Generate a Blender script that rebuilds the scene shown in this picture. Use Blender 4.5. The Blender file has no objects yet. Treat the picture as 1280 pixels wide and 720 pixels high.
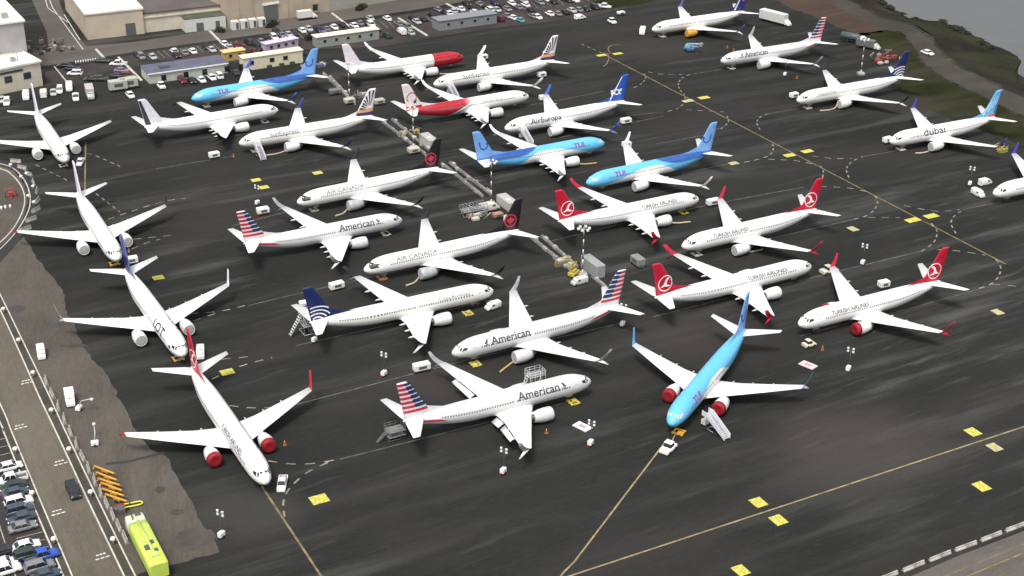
import bpy, bmesh, math, random
import numpy as np
from mathutils import Vector, Matrix, geometry
R = math.radians
random.seed(7)
SC = bpy.context.scene
COL = SC.collection

# ------------------------------------------------------------------ camera, sky, sun
CAM_H, CAM_PITCH, CAM_ROLL, CAM_F = 137.5, 26.08, 0.608, 1825.1   # metres, degrees, degrees, focal length in 1280-wide pixels
_p, _r = R(CAM_PITCH), R(CAM_ROLL)
_fw = Vector((0, math.cos(_p), -math.sin(_p))); _rt = Vector((1, 0, 0)); _up = _rt.cross(_fw)
_Rt = _rt*math.cos(_r) + _up*math.sin(_r); _Up = -_rt*math.sin(_r) + _up*math.cos(_r)
cd = bpy.data.cameras.new('camera'); cam = bpy.data.objects.new('camera', cd); COL.objects.link(cam)
cam.matrix_world = Matrix(((_Rt.x, _Up.x, -_fw.x, 0), (_Rt.y, _Up.y, -_fw.y, 0), (_Rt.z, _Up.z, -_fw.z, CAM_H), (0, 0, 0, 1)))
cd.sensor_width = 36; cd.lens = CAM_F/1280*36; cd.clip_end = 20000; cd.clip_start = 1
SC.camera = cam
SUN_EL, SUN_AZ = 62, 198          # azimuth: compass-like, measured clockwise from +Y (the viewing direction)
w = bpy.data.worlds.new('World'); SC.world = w; w.use_nodes = True
nt = w.node_tree; bg = nt.nodes['Background']
sky = nt.nodes.new('ShaderNodeTexSky'); sky.sky_type = 'NISHITA'; sky.sun_disc = False
sky.sun_elevation = R(SUN_EL); sky.sun_rotation = R(SUN_AZ); sky.air_density = 1.2; sky.dust_density = 4
hs = nt.nodes.new('ShaderNodeHueSaturation'); hs.inputs['Saturation'].default_value = 0.28
nt.links.new(sky.outputs[0], hs.inputs['Color']); nt.links.new(hs.outputs[0], bg.inputs[0]); bg.inputs[1].default_value = 0.15
sd = bpy.data.lights.new('sun', 'SUN'); sd.energy = 1.7; sd.angle = R(13); sd.color = (1, .955, .89)
sun = bpy.data.objects.new('sun', sd); COL.objects.link(sun)
_d = Vector((math.sin(R(SUN_AZ))*math.cos(R(SUN_EL)), math.cos(R(SUN_AZ))*math.cos(R(SUN_EL)), math.sin(R(SUN_EL))))
sun.rotation_euler = _d.to_track_quat('Z', 'Y').to_euler(); sun.location = (0, 100, 300)
SC.view_settings.view_transform = 'Standard'; SC.view_settings.look = 'None'; SC.view_settings.gamma = 1
SC.view_settings.exposure = 0.42

def G(px, py, z=0.0):
    """the point of the plane at height z seen at this place of the photograph"""
    d = _fw + _Rt*((px-640)/CAM_F) + _Up*((360-py)/CAM_F)
    t = (z-CAM_H)/d.z
    return Vector((d.x*t, d.y*t, z))

# ------------------------------------------------------------------ materials
class X:
    """tiny expression builder for shader math"""
    T = None
    def __init__(s, sock): s.s = sock
    @staticmethod
    def op(o, *a):
        n = X.T.nodes.new('ShaderNodeMath'); n.operation = o
        for i, v in enumerate(a):
            if isinstance(v, X): X.T.links.new(v.s, n.inputs[i])
            else: n.inputs[i].default_value = v
        return X(n.outputs[0])
    def __add__(a, b): return X.op('ADD', a, b)
    __radd__ = __add__
    def __sub__(a, b): return X.op('SUBTRACT', a, b)
    def __rsub__(a, b): return X.op('SUBTRACT', b, a)
    def __mul__(a, b): return X.op('MULTIPLY', a, b)
    __rmul__ = __mul__
    def __gt__(a, b): return X.op('GREATER_THAN', a, b)
    def __lt__(a, b): return X.op('LESS_THAN', a, b)
    def sst(a, lo, hi):
        n = X.T.nodes.new('ShaderNodeMapRange'); n.interpolation_type = 'SMOOTHSTEP'
        X.T.links.new(a.s, n.inputs[0]); n.inputs[1].default_value = lo; n.inputs[2].default_value = hi
        return X(n.outputs[0])
def mixc(T, fac, a, b, mode='MIX'):
    n = T.nodes.new('ShaderNodeMix'); n.data_type = 'RGBA'; n.blend_type = mode
    def put(i, v):
        if isinstance(v, X): T.links.new(v.s, n.inputs[i])
        elif hasattr(v, 'node'): T.links.new(v, n.inputs[i])
        elif isinstance(v, (int, float)): n.inputs[i].default_value = v
        else: n.inputs[i].default_value = (*v[:3], 1)
    put(0, fac); put(6, a); put(7, b)
    return n.outputs[2]
def noise(T, vec, scale, detail=3, rough=.5):
    n = T.nodes.new('ShaderNodeTexNoise'); n.inputs['Scale'].default_value = scale
    n.inputs['Detail'].default_value = detail; n.inputs['Roughness'].default_value = rough
    T.links.new(vec, n.inputs['Vector']); return X(n.outputs[0])
def mapping(T, vec, scale=(1, 1, 1), rot=0, loc=(0, 0, 0)):
    if rot:
        q = T.nodes.new('ShaderNodeMapping'); q.inputs['Rotation'].default_value = (0, 0, rot); T.links.new(vec, q.inputs['Vector']); vec = q.outputs[0]
    n = T.nodes.new('ShaderNodeMapping'); n.inputs['Scale'].default_value = scale; n.inputs['Location'].default_value = loc
    T.links.new(vec, n.inputs['Vector']); return n.outputs[0]
_mc = {}
def newmat(name):
    m = bpy.data.materials.new(name); m.use_nodes = True; T = m.node_tree; X.T = T
    return m, T, T.nodes['Principled BSDF']
def paint(col, rough=.4, metal=0.0, var=.10, vs=1.2, name='paint', spec=.5):
    key = (tuple(col), rough, metal, var, vs)
    if key in _mc: return _mc[key]
    m, T, B = newmat(name)
    tc = T.nodes.new('ShaderNodeTexCoord').outputs['Object']
    n = noise(T, tc, vs, 4, .6)
    lo = [c*(1-var) for c in col]; hi = [min(1, c*(1+var*.6)) for c in col]
    T.links.new(mixc(T, n.sst(.3, .7), lo, hi), B.inputs['Base Color'])
    B.inputs['Roughness'].default_value = rough; B.inputs['Metallic'].default_value = metal
    B.inputs['Specular IOR Level'].default_value = spec
    _mc[key] = m; return m
WHITE = (.80, .79, .77); NAVY = (.012, .02, .10); RED = (.46, .010, .035); BLACK = (.012, .010, .014)
LBLUE = (.13, .50, .80); FINBLUE = (.17, .36, .70)
GLASS = paint((.02, .025, .03), .12, name='dark_glass'); TYRE = paint((.02, .02, .02), .85, name='rubber')
STEEL = paint((.35, .35, .34), .45, .4, name='galvanised_steel'); DGREY = paint((.09, .09, .09), .6, name='dark_grey')
CONC = paint((.36, .35, .33), .85, var=.3, name='concrete')

# ------------------------------------------------------------------ mesh helpers
class MB:
    def __init__(s): s.v = []; s.f = []; s.sm = []
    def add(s, vs, fs, smooth=False):
        o = len(s.v); s.v += [tuple(v) for v in vs]; s.f += [tuple(i+o for i in f) for f in fs]; s.sm += [smooth]*len(fs); return s
    def box(s, c, d, rz=0, taper=1.0, tx=None):
        tx = taper if tx is None else tx
        x, y, z = d[0]/2, d[1]/2, d[2]/2; ca, sa = math.cos(rz), math.sin(rz); vs = []
        for dz, k, kx in ((-z, 1, 1), (z, taper, tx)):
            for a, b in ((-x, -y), (x, -y), (x, y), (-x, y)):
                a2, b2 = a*kx, b*k; vs.append((c[0]+a2*ca-b2*sa, c[1]+a2*sa+b2*ca, c[2]+dz))
        return s.add(vs, [(3, 2, 1, 0), (4, 5, 6, 7), (0, 1, 5, 4), (1, 2, 6, 5), (2, 3, 7, 6), (3, 0, 4, 7)])
    def rbox(s, c, d, b=.08):
        """box with chamfered vertical edges and top"""
        x, y, z = d[0]/2, d[1]/2, d[2]/2; rings = []
        for zz, k in ((-z, 0), (z-b, 0), (z, b)):
            X_, Y_ = x-k, y-k
            rings.append([(c[0]+p, c[1]+q, c[2]+zz) for p, q in ((-X_+b, -Y_), (X_-b, -Y_), (X_, -Y_+b), (X_, Y_-b), (X_-b, Y_), (-X_+b, Y_), (-X_, Y_-b), (-X_, -Y_+b))])
        return s.loft(rings, caps=True, smooth=False)
    def loft(s, rings, caps=True, smooth=True, close=True):
        n = len(rings[0]); vs = [p for r in rings for p in r]; fs = []
        for i in range(len(rings)-1):
            for j in range(n if close else n-1):
                k = (j+1) % n; fs.append((i*n+j, i*n+k, (i+1)*n+k, (i+1)*n+j))
        o = len(s.v); s.add(vs, fs, smooth)
        if caps and close:
            s.f.append(tuple(o+j for j in reversed(range(n)))); s.sm.append(False)
            s.f.append(tuple(o+(len(rings)-1)*n+j for j in range(n))); s.sm.append(False)
        return s
    def tube(s, pts, r, n=8, caps=True):
        pts = [Vector(p) for p in pts]; rs = r if isinstance(r, (list, tuple)) else [r]*len(pts); rings = []
        for i, p in enumerate(pts):
            t = (pts[min(i+1, len(pts)-1)]-pts[max(i-1, 0)]).normalized()
            a = t.cross(Vector((0, 0, 1)));
            if a.length < .05: a = t.cross(Vector((0, 1, 0)))
            a.normalize(); b = t.cross(a)
            rings.append([p+a*rs[i]*math.cos(2*math.pi*k/n)+b*rs[i]*math.sin(2*math.pi*k/n) for k in range(n)])
        return s.loft(rings, caps)
    def lathe_x(s, c, prof, n=24, caps=False):
        rings = [[(c[0]+x, c[1]+r*math.cos(2*math.pi*k/n), c[2]+r*math.sin(2*math.pi*k/n)) for k in range(n)] for x, r in prof]
        return s.loft(rings, caps)
    def prism_y(s, prof, w0, y=0.0, w1=None):
        """side profile in (x, z), extruded to width"""
        n = len(prof); vs = [(x, y-w0/2, z) for x, z in prof]+[(x, y+w0/2, z) for x, z in prof]
        fs = [tuple(range(n)), tuple(reversed(range(n, 2*n)))]+[(i, i+n, (i+1) % n+n, (i+1) % n) for i in range(n)]
        return s.add(vs, fs)
    def mesh(s, name, mat):
        me = bpy.data.meshes.new(name); me.from_pydata(s.v, [], s.f); me.materials.append(mat)
        me.polygons.foreach_set('use_smooth', s.sm); me.update()
        bm = bmesh.new(); bm.from_mesh(me); bmesh.ops.recalc_face_normals(bm, faces=bm.faces[:]); bm.to_mesh(me); bm.free()
        return me
    def build(s, name, mat, parent=None): return link(name, s.mesh(name, mat), parent)
def link(name, me, parent=None):
    o = bpy.data.objects.new(name, me); COL.objects.link(o)
    if parent: o.parent = parent
    return o
def tag(o, label, cat, group=None):
    o['label'] = label; o['category'] = cat
    if group: o['group'] = group
    elif 'group' in o: del o['group']
    return o
def empty(name, loc=(0, 0, 0), rz=0):
    o = bpy.data.objects.new(name, None); COL.objects.link(o); o.location = loc; o.rotation_euler = (0, 0, rz); o.empty_display_size = .5; return o
KIDS = {}
def kids(o): return [c for c in COL.objects if c.parent == o] if o.name not in KIDS else KIDS[o.name]
def copy_tree(o, parent=None):
    c = o.copy(); COL.objects.link(c); c.parent = parent
    if o.name not in KIDS: KIDS[o.name] = [k for k in ALLKIDS(o)]
    for k in KIDS[o.name]: copy_tree(k, c)
    return c
def ALLKIDS(o): return list(o.children)
_proto = {}
def place(kind, key, fn, loc, rz, label, cat, group=None, scale=None):
    """first use builds the thing, every later one copies it with its parts"""
    if (kind, key) not in _proto: o = _proto[(kind, key)] = fn()
    else: o = copy_tree(_proto[(kind, key)])
    o.location = loc; o.rotation_euler = (0, 0, rz)
    if scale: o.scale = scale
    return tag(o, label, cat, group)
def sheet(name, pts, mat, z, kind='structure', parent=None):
    tri = geometry.tessellate_polygon([[Vector((p[0], p[1], 0)) for p in pts]])
    me = bpy.data.meshes.new(name); me.from_pydata([(p[0], p[1], z) for p in pts], [], [tuple(t) for t in tri]); me.materials.append(mat)
    bm = bmesh.new(); bm.from_mesh(me); bmesh.ops.recalc_face_normals(bm, faces=bm.faces[:])
    for f in bm.faces:
        if f.normal.z < 0: f.normal_flip()
    bm.to_mesh(me); bm.free()
    o = link(name, me, parent)
    if kind: o['kind'] = kind
    return o
def ragged(pts, amp=.5, step=1.5, seed=1):
    """a polygon outline broken up as worn pavement edges are"""
    rr = random.Random(seed); out = []; n = len(pts)
    for i in range(n):
        a, b = pts[i], pts[(i+1) % n]; L = (b-a).length; k = max(1, min(60, int(L/step))); nn = Vector((-(b-a).y, (b-a).x, 0)).normalized() if L > 0 else Vector((0, 0, 0))
        for j in range(k): out.append(a.lerp(b, j/k)+nn*(rr.uniform(-amp, amp) if j else 0))
    return out
def P(*a, z=0.0): return [G(x, y, z) for x, y in a]
def smooth_path(pts, n=6):
    pts = [Vector(p) for p in pts]; out = []
    for i in range(len(pts)-1):
        p0 = pts[max(i-1, 0)]; p1 = pts[i]; p2 = pts[i+1]; p3 = pts[min(i+2, len(pts)-1)]
        for k in range(n):
            t = k/n; out.append(.5*((2*p1)+(p2-p0)*t+(2*p0-5*p1+4*p2-p3)*t*t+(3*p1-p0-3*p2+p3)*t**3))
    return out+[pts[-1]]
def ribbon(mb, pts, w, z, dash=None):
    pts = [Vector((p[0], p[1], 0)) for p in pts]
    if dash:
        segs = []; on, off = dash; acc = 0; cur = [pts[0]]; state = True
        for a, b in zip(pts, pts[1:]):
            L = (b-a).length; t = 0
            while L-t > 1e-6:
                need = (on if state else off)-acc
                if L-t >= need:
                    t += need; q = a+(b-a)*(t/L)
                    if state: cur.append(q); segs.append(cur)
                    cur = [q]; state = not state; acc = 0
                else: acc += L-t; t = L; cur.append(b)
        if state and len(cur) > 1: segs.append(cur)
    else: segs = [pts]
    for s in segs:
        vs = []
        for i, p in enumerate(s):
            t = s[min(i+1, len(s)-1)]-s[max(i-1, 0)]
            if t.length < 1e-6: t = Vector((1, 0, 0))
            t.normalize(); n = Vector((-t.y, t.x, 0))*w/2
            vs += [(p.x-n.x, p.y-n.y, z), (p.x+n.x, p.y+n.y, z)]
        mb.add(vs, [(2*i, 2*i+2, 2*i+3, 2*i+1) for i in range(len(s)-1)])
_w = 'second third fourth fifth sixth seventh eighth ninth tenth eleventh twelfth thirteenth fourteenth fifteenth sixteenth'.split()
ORD = ['leftmost']+[w_+' from the left' for w_ in _w]; ORDV = ['farthest']+[w_+' from the far end' for w_ in _w]
AX = R(28.3)       # direction of the stands' lead-in lines

# ------------------------------------------------------------------ ground
def ground_mat(name, cols, streak=1.0, base_scale=.02, rough=(.65, .9), warm=None, ang=AX):
    m, T, B = newmat(name)
    tc = T.nodes.new('ShaderNodeTexCoord').outputs['Object']
    s1 = mapping(T, tc, (.016, .125, 1), -ang); s2 = mapping(T, tc, (.045, .42, 1), -ang-R(5), (7, 3, 0))
    a = noise(T, s1, 1.0, 5, .62); b = noise(T, s2, 1.0, 4, .6); c = noise(T, tc, base_scale, 5, .6); g = noise(T, tc, 2.5, 3, .6)
    c1 = mixc(T, c.sst(.32, .68), cols[0], cols[1])
    big = noise(T, mapping(T, tc, (.35, 1, 1), -ang, (3, 1, 0)), .018, 3, .5).sst(.40, .62)*.75+.25
    c2 = mixc(T, a.sst(.47, .70)*big*(.85*streak), c1, cols[2])
    c3 = mixc(T, b.sst(.57, .76)*big*(.85*streak), c2, cols[2])
    c3 = mixc(T, noise(T, mapping(T, tc, (.022, .20, 1), -ang+R(4), (1, 23, 0)), 1.0, 4, .6).sst(.55, .75)*(.45*streak), c3, [v*.62 for v in cols[0]])
    if warm: c3 = mixc(T, noise(T, mapping(T, tc, (.6, 1.6, 1), -ang, (31, 9, 0)), .028, 4, .55).sst(.48, .68)*.8, c3, warm)
    for (wx, wy, wr, wcol) in (WORN if name == 'asphalt' else ()):
        d_ = T.nodes.new('ShaderNodeVectorMath'); d_.operation = 'DISTANCE'; T.links.new(mapping(T, tc, (.72, 1, 1)), d_.inputs[0]); d_.inputs[1].default_value = (wx*.72, wy, 0)
        dist = X(d_.outputs['Value'])+(c-.5)*wr*1.4+(a-.5)*wr*.9
        c3 = mixc(T, (dist.sst(wr*.2, wr)*-1.0+1.0)*.5, c3, wcol)
    fine = noise(T, mapping(T, tc, (.35, 1.6, 1), -ang), 1.3, 4, .7)
    c4 = mixc(T, fine.sst(.35, .7)*.30, c3, [v*1.5 for v in cols[1]]); c4 = mixc(T, (g*-1.0+1.0).sst(.45, .7)*.25, c4, [v*.6 for v in cols[0]])
    T.links.new(c4, B.inputs['Base Color'])
    r = a*(rough[0]-rough[1])+rough[1]; T.links.new(r.s, B.inputs['Roughness']); B.inputs['Specular IOR Level'].default_value = .03
    return m
WORN = []
for _x, _y, _r2, _c2 in ((1090, 560, 17, (.080, .068, .060)), (300, 640, 9, (.07, .068, .062)), (870, 420, 16, (.058, .050, .043)), (820, 60, 18, (.058, .052, .045)), (560, 480, 13, (.060, .050, .046)), (1060, 600, 12, (.062, .058, .053))):
    _g = G(_x, _y); WORN.append((_g.x, _g.y, _r2, _c2))
ASPH = ground_mat('asphalt', ((.0195, .0205, .0190), (.0275, .0280, .0265), (.096, .094, .086)), 1.0, .016, warm=(.036, .033, .030))
SHLD = ground_mat('worn_concrete', ((.068, .060, .050), (.100, .088, .074), (.15, .134, .114)), .6, .05, ang=R(100))
ROADM = ground_mat('road_asphalt', ((.090, .080, .063), (.120, .108, .085), (.15, .136, .11)), .7, .03, ang=R(118))
ROAD2 = ground_mat('service_road', ((.080, .071, .064), (.110, .098, .088), (.15, .135, .12)), .8, .02, ang=R(28))
LOT = ground_mat('parking_lot', ((.036, .032, .033), (.060, .052, .049), (.09, .082, .075)), .5, .05)
GRASS = ground_mat('grass', ((.010, .015, .005), (.024, .027, .011), (.058, .052, .032)), .8, .07, rough=(.95, 1), warm=(.05, .045, .035))
DIRT = ground_mat('dirt', ((.050, .036, .028), (.080, .058, .044), (.11, .086, .068)), .8, .03, rough=(.95, 1))
PATH = ground_mat('gravel_path', ((.042, .039, .032), (.062, .058, .049), (.09, .084, .074)), .5, .05, rough=(.9, 1))
BANKM = ground_mat('shore_bank_soil', ((.012, .013, .009), (.030, .026, .020), (.062, .054, .044)), .8, .035, rough=(.95, 1), warm=(.035, .045, .02), ang=R(-30))

T_px = [(1000, -60), (1040, -16), (1078, 8), (1104, 20), (1140, 29), (1166, 46), (1184, 70), (1216, 90), (1246, 104), (1280, 118), (1340, 142)]
W_px = [(1065, -60), (1096, -16), (1108, 4), (1122, 14), (1142, 24), (1176, 27), (1206, 38), (1236, 53), (1274, 73), (1272, 92), (1335, 116)]
Tw = P(*T_px); Ww = [G(x, y, -3) for x, y in W_px]
t0 = Tw[0]+(Tw[0]-Tw[1]).normalized()*2500; t1 = Tw[-1]+(Tw[-1]-Tw[-2]).normalized()*2500
w0 = Ww[0]+(Tw[0]-Tw[1]).normalized()*2500; w1 = Ww[-1]+(Tw[-1]-Tw[-2]).normalized()*2500
Tw = [t0]+Tw+[t1]; Ww = [w0]+Ww+[w1]
sheet('ground', [Vector((-2500, -600, 0)), Vector((max(t1.x, 2500), -600, 0))]+list(reversed(Tw))+[Vector((-2500, t0.y, 0))], ASPH, 0)
# bank between the perimeter path and the water
def bank():
    ta = [Tw[0]]+smooth_path(Tw[1:-1], 8)+[Tw[-1]]; wa = [Ww[0]]+smooth_path(Ww[1:-1], 8)+[Ww[-1]]
    m = MB(); K = 12; rows = []; rnd = random.Random(3)
    for i, (a, b) in enumerate(zip(ta, wa)):
        jj = Vector((rnd.uniform(-1, 1), rnd.uniform(-1, 1), 0))*(.7 if 0 < i < len(ta)-1 else 0)
        row = []
        for k in range(K+1):
            t = k/K; p = a.lerp(b+jj, t); p.z = -3.0*t**1.5 + (rnd.uniform(-.12, .12) if 0 < k < K else 0)
            row.append(p)
        q = b+jj+(b-a).normalized()*6; q.z = -6; row.append(q); rows.append(row)
    m.loft(rows, caps=False, close=False); o = m.build('shore_bank', BANKM); o['kind'] = 'structure'
bank()
def water():
    m, T, B = newmat('water'); tc = T.nodes.new('ShaderNodeTexCoord').outputs['Object']
    n = noise(T, mapping(T, tc, (.05, .12, 1), R(20)), 1.0, 4, .6)
    T.links.new(mixc(T, n, (.075, .074, .074), (.10, .10, .098)), B.inputs['Base Color'])
    B.inputs['Roughness'].default_value = .35; B.inputs['Specular IOR Level'].default_value = .5
    bp = T.nodes.new('ShaderNodeBump'); bp.inputs['Strength'].default_value = .25; bp.inputs['Distance'].default_value = .3
    T.links.new(noise(T, tc, .6, 4, .6).s, bp.inputs['Height']); T.links.new(bp.outputs[0], B.inputs['Normal'])
    sheet('water', [(-3000, -700), (4500, -700), (4500, 5000), (-3000, 5000)], m, -3.0)
water()
# ------------------------------------------------------------------ sheets on the ground
sheet('perimeter_path', ragged(P((1000, -56), (1040, -12), (1078, 11), (1104, 23), (1140, 32), (1163, 49), (1180, 72), (1214, 93), (1244, 107), (1278, 121), (1338, 145), (1310, 158), (1262, 137), (1214, 113), (1172, 92), (1152, 74), (1143, 58), (1128, 40), (1100, 36), (1070, 22), (1030, 0), (990, -50)), .5), PATH, .008)
sheet('dirt_ground', ragged(P((960, -60), (1005, -30), (1048, 2), (1090, 28), (1105, 35), (1104, 40), (1080, 44), (1062, 40), (1032, 26), (985, 8), (930, -20), (880, -60)), .9), DIRT, .004)
sheet('grass_field', ragged(P((1066, 43), (1104, 38), (1128, 41), (1142, 58), (1150, 75), (1170, 93), (1212, 114), (1260, 138), (1330, 164), (1330, 210), (1262, 176), (1205, 155), (1150, 133), (1118, 112), (1136, 84), (1110, 66), (1078, 56)), .9), GRASS, .004)
sheet('shoulder_pavement', ragged(P((-120, 200), (-40, 250), (0, 318), (30, 296), (42, 316), (60, 340), (78, 362), (84, 390), (96, 413), (102, 432), (118, 452), (135, 470), (150, 500), (165, 532), (183, 555), (197, 566), (207, 570), (235, 620), (274, 690), (206, 708), (172, 718), (176, 730), (60, 730), (-120, 500)), .35), SHLD, .004)
sheet('junction_pavement', P((-200, 100), (0, 207), (18, 214), (31, 232), (35, 252), (28, 276), (10, 299), (0, 308), (-60, 330), (-200, 300)), SHLD, .008)
sheet('access_road', P((-120, 190), (-60, 270), (0, 386), (36, 462), (70, 540), (112, 630), (157, 722), (200, 800), (115, 800), (91, 722), (50, 625), (15, 541), (0, 506), (-160, 300)), ROADM, .012)
sheet('parking_lot', P((0, 528), (6, 540), (40, 625), (80, 722), (110, 800), (-300, 800), (-300, 500), (-40, 440)), LOT, .012)
sheet('service_road', P((-60, 92), (60, 82), (185, 62), (330, 42), (420, 27), (520, 12), (640, -8), (700, -20), (690, -45), (520, -12), (420, 13), (285, 34), (170, 52), (108, 58), (84, 30), (70, -10), (55, -60), (30, -60), (40, 0), (58, 40), (62, 64), (-60, 80)), ROAD2, .004)
sheet('car_park', P((56, 90), (185, 65), (330, 46), (420, 31), (520, 16), (640, -4), (760, -28), (800, 4), (735, 22), (640, 32), (530, 48), (480, 58), (380, 62), (300, 78), (180, 74), (150, 84), (90, 100), (58, 108)), LOT, .006)
sheet('grass_corner', P((738, 14), (765, 11), (800, 6), (830, -2), (800, -12), (760, -8), (742, 0)), GRASS, .008)
sheet('perimeter_road', P((1116, 730), (1200, 694), (1290, 660), (1600, 540), (1600, 800), (1100, 800)), ROAD2, .004)
# paint marks
YEL = paint((.52, .42, .27), .8, var=.35, vs=.8, name='faded_yellow_line'); WHL = paint((.60, .60, .58), .8, var=.3, vs=.8, name='white_line')
GLN = paint((.115, .105, .085), .85, var=.6, vs=.5, name='worn_line'); TANL = paint((.21, .150, .075), .85, var=.45, vs=.5, name='tan_line')
m = MB()
for a in [((706, 722), (1290, 530)), ((698, 724), (704, 716), (718, 702), (835, 548))]: ribbon(m, P(*a), .30, .012)
o = m.build('lead_in_line', paint((.29, .22, .12), .85, var=.4, vs=.6, name='apron_line')); o['kind'] = 'structure'
m = MB()
for a in [((755, 68), (1257, 330)), ((326, 606), (404, 724)), ((107, 178), (106, 242)), ((160, 280), (161, 316))]: ribbon(m, P(*a), .36, .012)
ribbon(m, smooth_path(P((763, 67), (760, 61), (764, 57), (772, 56), (778, 57))), .3, .012); ribbon(m, smooth_path(P((750, 66), (759, 67), (761, 73), (758, 80), (754, 83))), .3, .012)
o = m.build('taxi_line', TANL); o['kind'] = 'structure'
m = MB()
for a in [((425, 574), (720, 500)), ((365, 507), (517, 467), (697, 422), (776, 404)), ((370, 432), (482, 407), (600, 378)), ((310, 382), (415, 357), (520, 334)), ((195, 211), (292, 195)),
          ((690, 301), (780, 279), (877, 258), (960, 242), (1005, 234)), ((877, 319), (972, 296), (1068, 274)), ((816, 396), (900, 375), (995, 352), (1060, 336), (1152, 314)),
          ((1000, 420), (1067, 402), (1125, 389), (1222, 362)), ((852, 217), (915, 204)), ((640, 135), (700, 125), (755, 114)), ((790, 144), (829, 140)), ((960, 142), (1007, 134)),
          ((870, 92), (917, 84)), ((1203, 262), (1262, 250)), ((1078, 196), (1122, 188)), ((518, 156), (572, 147)), ((587, 224), (655, 209)), ((290, 282), (370, 262)), ((830, 145), (700, 172)),
          ((900, 160), (880, 169), (820, 180))]:
    ribbon(m, P(*a), .26, .012)
o = m.build('stand_centre_line', GLN); o['kind'] = 'structure'
m = MB()
for a in [((805, 92), (807, 98), (800, 106), (788, 111)), ((852, 115), (848, 107), (851, 99), (860, 94), (870, 92)), ((855, 117), (856, 127), (846, 136), (830, 140)), ((909, 145), (910, 153), (900, 162)),
          ((950, 162), (946, 153), (951, 146), (960, 142)), ((966, 180), (966, 189), (958, 196), (935, 202), (915, 204)), ((1025, 207), (1029, 213), (1028, 224)), ((1061, 222), (1058, 211), (1065, 202), (1078, 196)),
          ((1094, 245), (1097, 253), (1092, 263), (1082, 270), (1068, 274)), ((1195, 292), (1189, 280), (1192, 271), (1203, 263)), ((1164, 279), (1171, 288), (1169, 300), (1160, 309), (1152, 314)),
          ((1245, 324), (1251, 335), (1247, 347), (1237, 356), (1222, 361)), ((810, 90), (830, 93), (852, 93)), ((960, 199), (995, 201), (1020, 206)), ((1015, 195), (1040, 198), (1065, 198)), ((1025, 233), (1060, 235), (1085, 240)),
          ((1085, 272), (1125, 272)), ((1130, 257), (1170, 264), (1200, 262)), ((1172, 312), (1200, 314), (1232, 319)), ((857, 137), (905, 140)), ((727, 55), (740, 61), (752, 66)),
          ((335, 576), (365, 580), (395, 579), (423, 574)), ((410, 578), (385, 590), (367, 605), (357, 618), (354, 633), (357, 652)), ((45, 206), (87, 227)), ((120, 242), (150, 265)), ((135, 274), (200, 253), (232, 248)),
          ((167, 299), (217, 294)), ((165, 311), (185, 303), (200, 299)), ((237, 392), (275, 389), (310, 381)), ((242, 401), (275, 390)), ((277, 449), (320, 445)), ((265, 474), (300, 458), (340, 447)),
          ((287, 507), (320, 510), (358, 508)), ((108, 192), (118, 194), (150, 208)), ((1240, 355), (1262, 357), (1290, 359)), ((590, 382), (620, 374))]:
    ribbon(m, smooth_path(P(*a), 8), .34, .013, dash=(1.7, 1.6))
o = m.build('dashed_turn_line', paint((.24, .215, .165), .85, var=.5, vs=.3, name='dash_paint')); o['kind'] = 'structure'
def stand_marks():
    y = MB(); k = MB(); f = MB(); pk = MB()
    for px, py, w_, h_, mb in [(399, 624, 3.2, 3.2, y), (948, 628, 3.3, 2.5, y), (973, 650, 3.3, 2.5, y), (926, 713, 3.2, 2.3, y), (1216, 540, 3.3, 2.5, y), (1243, 559, 3.2, 2.2, f), (1227, 608, 3.4, 2.4, y),
                               (198, 347, 2.6, 2.6, y), (284, 465, 2.8, 2.8, y), (397, 216, 2.6, 2.6, y), (320, 225, 2.6, 2.6, y), (330, 234, 2.6, 2.6, y), (1066, 286, 3.2, 2.2, f), (1247, 390, 3.0, 2.2, f), (987, 194, 2.6, 3.6, y), (1009, 189, 2.6, 3.6, y),
                               (1141, 275, 2.7, 4.2, y), (1164, 270, 2.7, 4, y), (752, 69, 2.4, 3.6, y), (772, 67, 2.4, 3.6, y), (860, 126, 2.6, 3.8, f), (880, 122, 2.6, 3.8, y), (917, 204, 2.4, 2.8, f)]:
        p = G(px, py); a = AX-math.pi/2; w_ *= .84; h_ *= .9; w_ *= .93
        ux, uy = Vector((math.cos(a), math.sin(a), 0)), Vector((-math.sin(a), math.cos(a), 0))
        q = [p+ux*(i*w_/2)+uy*(j*h_/2) for i, j in ((-1, -1), (1, -1), (1, 1), (-1, 1))]
        mb.add([(v.x, v.y, .016) for v in q], [(0, 1, 2, 3)])
        q = [p+ux*(i*w_*.2)+uy*(j*h_*.09) for i, j in ((-1, -1), (1, -1), (1, 1), (-1, 1))]
        k.add([(v.x, v.y, .020) for v in q], [(0, 1, 2, 3)])
        b = 1.13; q = [p+ux*(i*w_/2*b)+uy*(j*h_/2*b) for i, j in ((-1, -1), (1, -1), (1, 1), (-1, 1))]
        pk.add([(v.x, v.y, .014) for v in q], [(0, 1, 2, 3)])
    for mb, n, mm in ((y, 'stand_number_patch', paint((.55, .50, .09), .8, var=.4, vs=2.2, name='yellow_paint')), (f, 'faded_number_patch', paint((.44, .40, .22), .85, var=.3, name='faded_yellow')), (k, 'stand_number_mark', paint((.46, .41, .08), .8, name='patch_figure')), (pk, 'number_patch_border', paint((.02, .018, .015), .85, name='black_border'))):
        o = mb.build(n, mm); o['kind'] = 'structure'
stand_marks()
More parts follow.
